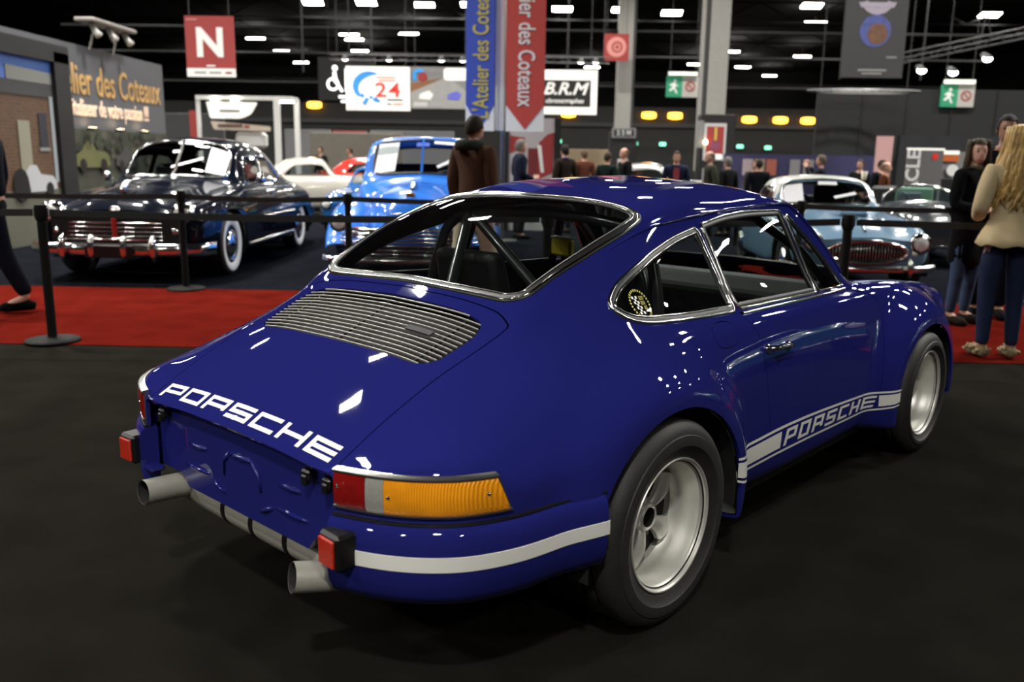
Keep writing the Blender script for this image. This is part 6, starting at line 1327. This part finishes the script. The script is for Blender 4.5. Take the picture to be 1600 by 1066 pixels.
    if scarf: V_, F_ = lathe([(.06, 1.50), (.085, 1.49), (.09, 1.46), (.07, 1.44)], 18); ob('scarf', [(v[0] * s, v[1] * s, v[2] * s) for v in V_], F_, cm(scarf, 'scarf'), root, smooth=True)
    # trousers
    J['crotch'] = (0, 0, .86)
    LE = [('waist2', 'pel')] + [e for k in 'lr' for e in (('pel', 'hip' + k), ('hip' + k, 'kn' + k), ('kn' + k, 'an' + k))]; J['waist2'] = (0, 0, 1.02)
    fit = .0 if female else .012
    LR = dict(R_); LR.update(waist2=(.15, .11), pel=(.165, .122), hipl=.104 + fit, hipr=.104 + fit, knl=.070 + fit * 1.4, knr=.070 + fit * 1.4, anl=.048 + fit * 1.6, anr=.048 + fit * 1.6)
    nodes, edges = net(list(dict.fromkeys(x for e in LE for x in e)), LE, LR); V, F = skin_mesh(nodes, edges, 1, 2); ob('trousers', V, F, cm(trousers, 'trousers'), root, smooth=True)
    for k in 'lr':
        a = np.array(P('an' + k)); t = np.array(P('toe' + k)); d = (t - a); d[2] = 0; d /= np.linalg.norm(d); zb = t[2] - .035 * s
        pth = [a - d * .055 * s, a - d * .01 * s, a + d * .07 * s, t - d * .01 * s, t + d * .055 * s]; V_, F_ = tube([(p[0], p[1], zb + q_ * s) for p, q_ in zip(pth, (.042, .052, .048, .036, .028))], [.030 * s, .046 * s, .046 * s, .046 * s, .022 * s], 12)
        V_ = [(v[0], v[1], max(v[2], zb)) for v in V_]; ob('shoe', V_, F_, cm(shoes, 'shoe'), root, smooth=True)
    return root, P, toh, s
F_ = 0.006
# --- brown jacket man on the red carpet, seen from behind
person('man in brown jacket with dark hood seen from behind on the red carpet', (-.33, 5.45, F_), 55, 1.77, (.105, .055, .034), (1.0, .84, .64), (.030, .019, .012), 'short', 'down', 'walk', hood=(.035, .04, .03), shoes=(.08, .05, .03))
# --- figure cut by the left edge
person('dark suited person walking at the left edge of the picture', (-4.38, 4.42, F_), 196, 1.78, (.012, .014, .028), (.010, .011, .020), (.03, .02, .015), 'short', 'down', 'walk', shoes=(.006, .006, .006))
person('grey haired man in dark blue jacket before the red and white board', (.0, 12.2, .002), 20, 1.68, (.022, .028, .055), (.02, .02, .03), (.22, .20, .18), 'short', 'hold', scarf=(.03, .035, .06))
person('dark haired woman in brown coat beside the red and white board', (.80, 13.4, .002), 120, 1.62, (.035, .025, .018), (.02, .02, .03), (.018, .013, .012), 'long', 'down', female=True, scarf=(.03, .03, .16))
crowd = [('man in dark green jacket at the left of the far crowd', 1.95, 18.0, 60, 1.53, (.012, .025, .02), (.05, .035, .02), 'short', 'down', None),
         ('man in black coat standing beside the green jacket man', 2.45, 19.0, 200, 1.64, (.012, .012, .014), (.10, .06, .04), 'bald', 'down', None),
         ('man in dark blue jacket with glasses and pink shirt', 3.32, 16.5, 265, 1.56, (.022, .030, .07), (.04, .025, .015), 'short', 'fold', (.55, .10, .12)),
         ('balding man in olive jacket standing in profile', 3.95, 16.0, 185, 1.57, (.055, .060, .040), (.16, .13, .10), 'bald', 'pocket', (.5, .5, .52)),
         ('grey haired woman behind the olive jacket man', 4.65, 17.5, 120, 1.46, (.02, .02, .022), (.20, .18, .17), 'long', 'down', None),
         ('man in black suit with his back turned', 5.28, 17.2, 80, 1.42, (.012, .013, .018), (.03, .02, .015), 'short', 'down', None),
         ('man raising a camera in both hands', 6.60, 17.0, 150, 1.53, (.018, .018, .03), (.12, .09, .07), 'short', 'phone', None),
         ('man in black jacket behind the pale blue roadster', 7.20, 16.3, 230, 1.44, (.014, .016, .02), (.05, .035, .03), 'short', 'down', None),
         ('man in navy jacket looking sideways', 7.30, 15.4, 300, 1.44, (.012, .014, .02), (.03, .02, .016), 'short', 'down', None),
         ('older man in rust brown coat leaning by the roll-up banner', 6.93, 14.2, 330, 1.40, (.13, .045, .018), (.22, .15, .12), 'bald', 'hold', None),
         ('man in orange and blue jacket behind the brunette', 7.35, 10.9, 160, 1.55, (.05, .035, .06), (.15, .12, .11), 'bald', 'down', None),
         ('man in dark jacket far left of the column kiosk', 1.55, 20.5, 100, 1.60, (.15, .05, .03), (.12, .08, .05), 'short', 'down', None),
         ('person in grey coat in front of the blue booth', 5.75, 19.5, 250, 1.40, (.10, .09, .09), (.06, .04, .03), 'short', 'down', None),
         ('distant visitor in black by the grey booth walls', -6.2, 24, 240, 1.60, (.02, .02, .022), (.03, .02, .02), 'short', 'down', None),
         ('distant visitor in beige behind the cream coupe', -5.1, 23, 200, 1.58, (.20, .16, .12), (.06, .04, .03), 'short', 'down', None)]
for lb, x, y, fc, hh, tp_, hr, st, ar, of in crowd:
    k_ = 1. if x < 0 else (.80 if x < 6.8 else .92); x = .2435 + (x - .2435) * k_; y = (y + 3.09) * k_ - 3.09; hh = 1.396 + (hh - 1.396) * k_
    person(lb, (x, y, .002), fc, hh, tp_, (.02, .02, .025), hr, st, ar, detail=(ar == 'phone'), openfront=of)
# --- tall man behind the blonde
person('tall dark haired man half hidden behind the blonde woman', (4.42, 5.05, F_), 250, 1.82, (.014, .015, .022), (.012, .013, .02), (.018, .014, .012), 'short', 'down', shoes=(.01, .01, .01), skinm=M('skin_tan', (.34, .17, .10), .5, noise=.08))
def long_hair(root, toh, s, mat, length, width, wave, n, front=False, seedv=1, spread=.11):
    rng = random.Random(seedv); parts = MB()
    for k in range(n):
        a = radians(180 + (rng.uniform(-108, 108)) * (1.0)) ; a = pi / 2 + a
        r = rng.uniform(.90, 1.06); x0 = .080 * cos(a) * r; y0 = .102 * sin(a) * r
        L_ = length * rng.uniform(.80, 1.05); ph = rng.uniform(0, 6.28); w = width * rng.uniform(.7, 1.2); pts = []; rad = []
        for i in range(12):
            u = i / 11; z = .175 - (L_ + .175 - .10) * u + (.05 * (1 - u) if u < .1 else 0)
            fl = 1 + spread * 4 * min(u, .6) * (.6 + .4 * rng.random() * 0); wv = wave * sin(ph + u * 11) * u
            bx = x0 * fl + wv * .8; by = y0 * (1.0 + .15 * u) - .05 * max(0, u - .35) + wv * .3
            pts.append((bx, by, z)); rad.append(w * (.55 + .6 * sin(pi * min(1, .12 + .88 * u))) * (1 if u < .9 else .55))
        top_ = [(x0 * .20, y0 * .20, .238), (x0 * .60, y0 * .60, .228), (x0 * .88, y0 * .88, .205)]
        pts = top_ + pts; rad = [w * .4, w * .5, w * .55] + rad
        parts.tube([toh(np.array(p) * s) for p in pts], [q * s for q in rad], 7)
    return parts.build('long_hair', mat, root, smooth=True)
# --- brunette in black coat, looking towards the blonde
r_, P_, th_, s_ = person('smiling brunette woman in a long black coat facing the blonde', (4.02, 4.72, F_), 300, 1.60, (.008, .008, .009), (.09, .14, .26), (.055, .034, .018), 'long', 'fold', female=True, coat=.45, turn=-.68, scarf=(.16, .13, .08), shoes=(.04, .03, .022), skinm=M('skin_fair', (.56, .32, .23), .5, noise=.06))
long_hair(r_, th_, s_, M('brunette_hair', (.040, .024, .011), .5, noise=.5, nscale=30, spec=.2), .36, .017, .012, 54, seedv=4, spread=.14)
mb = MB(); mb.box((-.33, .10, .98), (.10, .30, .22), bev=.03); mb.tube([(-.33, -.03, 1.05), (-.25, .05, 1.38), (-.33, .22, 1.05)], .008, 6); hb = mb.build('shoulder_bag', M('black_leather', (.012, .012, .012), .4), None); hb.location = (4.02, 4.72, F_); hb.rotation_euler = (0, 0, radians(300 - 90)); tag(hb, 'black leather bag carried at the brunette woman\'s hip', 'bag')
# --- blonde woman from behind
r_, P_, th_, s_ = person('blonde woman in beige blazer and blue jeans seen from behind', (3.63, 3.30, F_), 82, 1.66, (1.10, .88, .52), (.028, .042, .10), (.42, .27, .08), 'long', 'hold', female=True, shoes=(.34, .26, .15), turn=-.15)
long_hair(r_, th_, s_, M('blonde_hair', (.46, .29, .09), .45, noise=.55, nscale=26), .46, .019, .042, 100, seedv=9, spread=.36)
bl = cloth('beige_wool', (.55, .44, .26)); V = []; rings = [(1.10, .150, .112), (1.06, .152, .116), (1.02, .168, .130), (.97, .192, .152), (.92, .212, .172), (.87, .226, .186), (.865, .220, .180)]
for z, rx, ry in rings:
    for j in range(40):
        a = 2 * pi * j / 40; f = 1 + .045 * sin(7 * a) * max(0, (1.06 - z) / .19); V.append((rx * f * cos(a) * s_, (ry * f * sin(a) - .012) * s_, z * s_ + .01 * sin(7 * a) * (z < .9)))
ob('blazer_skirt', V, grid_faces(len(rings), 40) + [(i * 40 + 39, (i + 1) * 40 + 39, (i + 1) * 40, i * 40) for i in range(len(rings) - 1)], bl, r_, smooth=True)
V_, F2 = lathe([(.062, 1.49), (.085, 1.50), (.105, 1.46), (.12, 1.43)], 20); ob('blazer_collar', [(v[0] * s_, v[1] * .9 * s_, v[2] * s_) for v in V_], F2, bl, r_, smooth=True)
FUR = M('beige_fur', (.36, .28, .16), .95, noise=.5, nscale=60, bump=1., bscale=120)
rg = random.Random(2)
for k in 'lr':
    mb = MB(); a = np.array(P_('an' + k)); t = np.array(P_('toe' + k)); d = (t - a) * np.array((1, 1, 0)); d /= np.linalg.norm(d); sdv = np.array((-d[1], d[0], 0))
    for i in range(90):
        u = rg.uniform(-.05, .17); v = rg.uniform(-.05, .05); p = a * np.array((1, 1, 0)) + d * u * s_ + sdv * v * s_ + np.array((0, 0, rg.uniform(.03, .075) * s_)); mb.tube([p, p + np.array((rg.uniform(-.02, .02), rg.uniform(-.02, .02), rg.uniform(.0, .02)))], [.016, .003], 5)
    mb.build('fur_upper', FUR, r_, smooth=True)
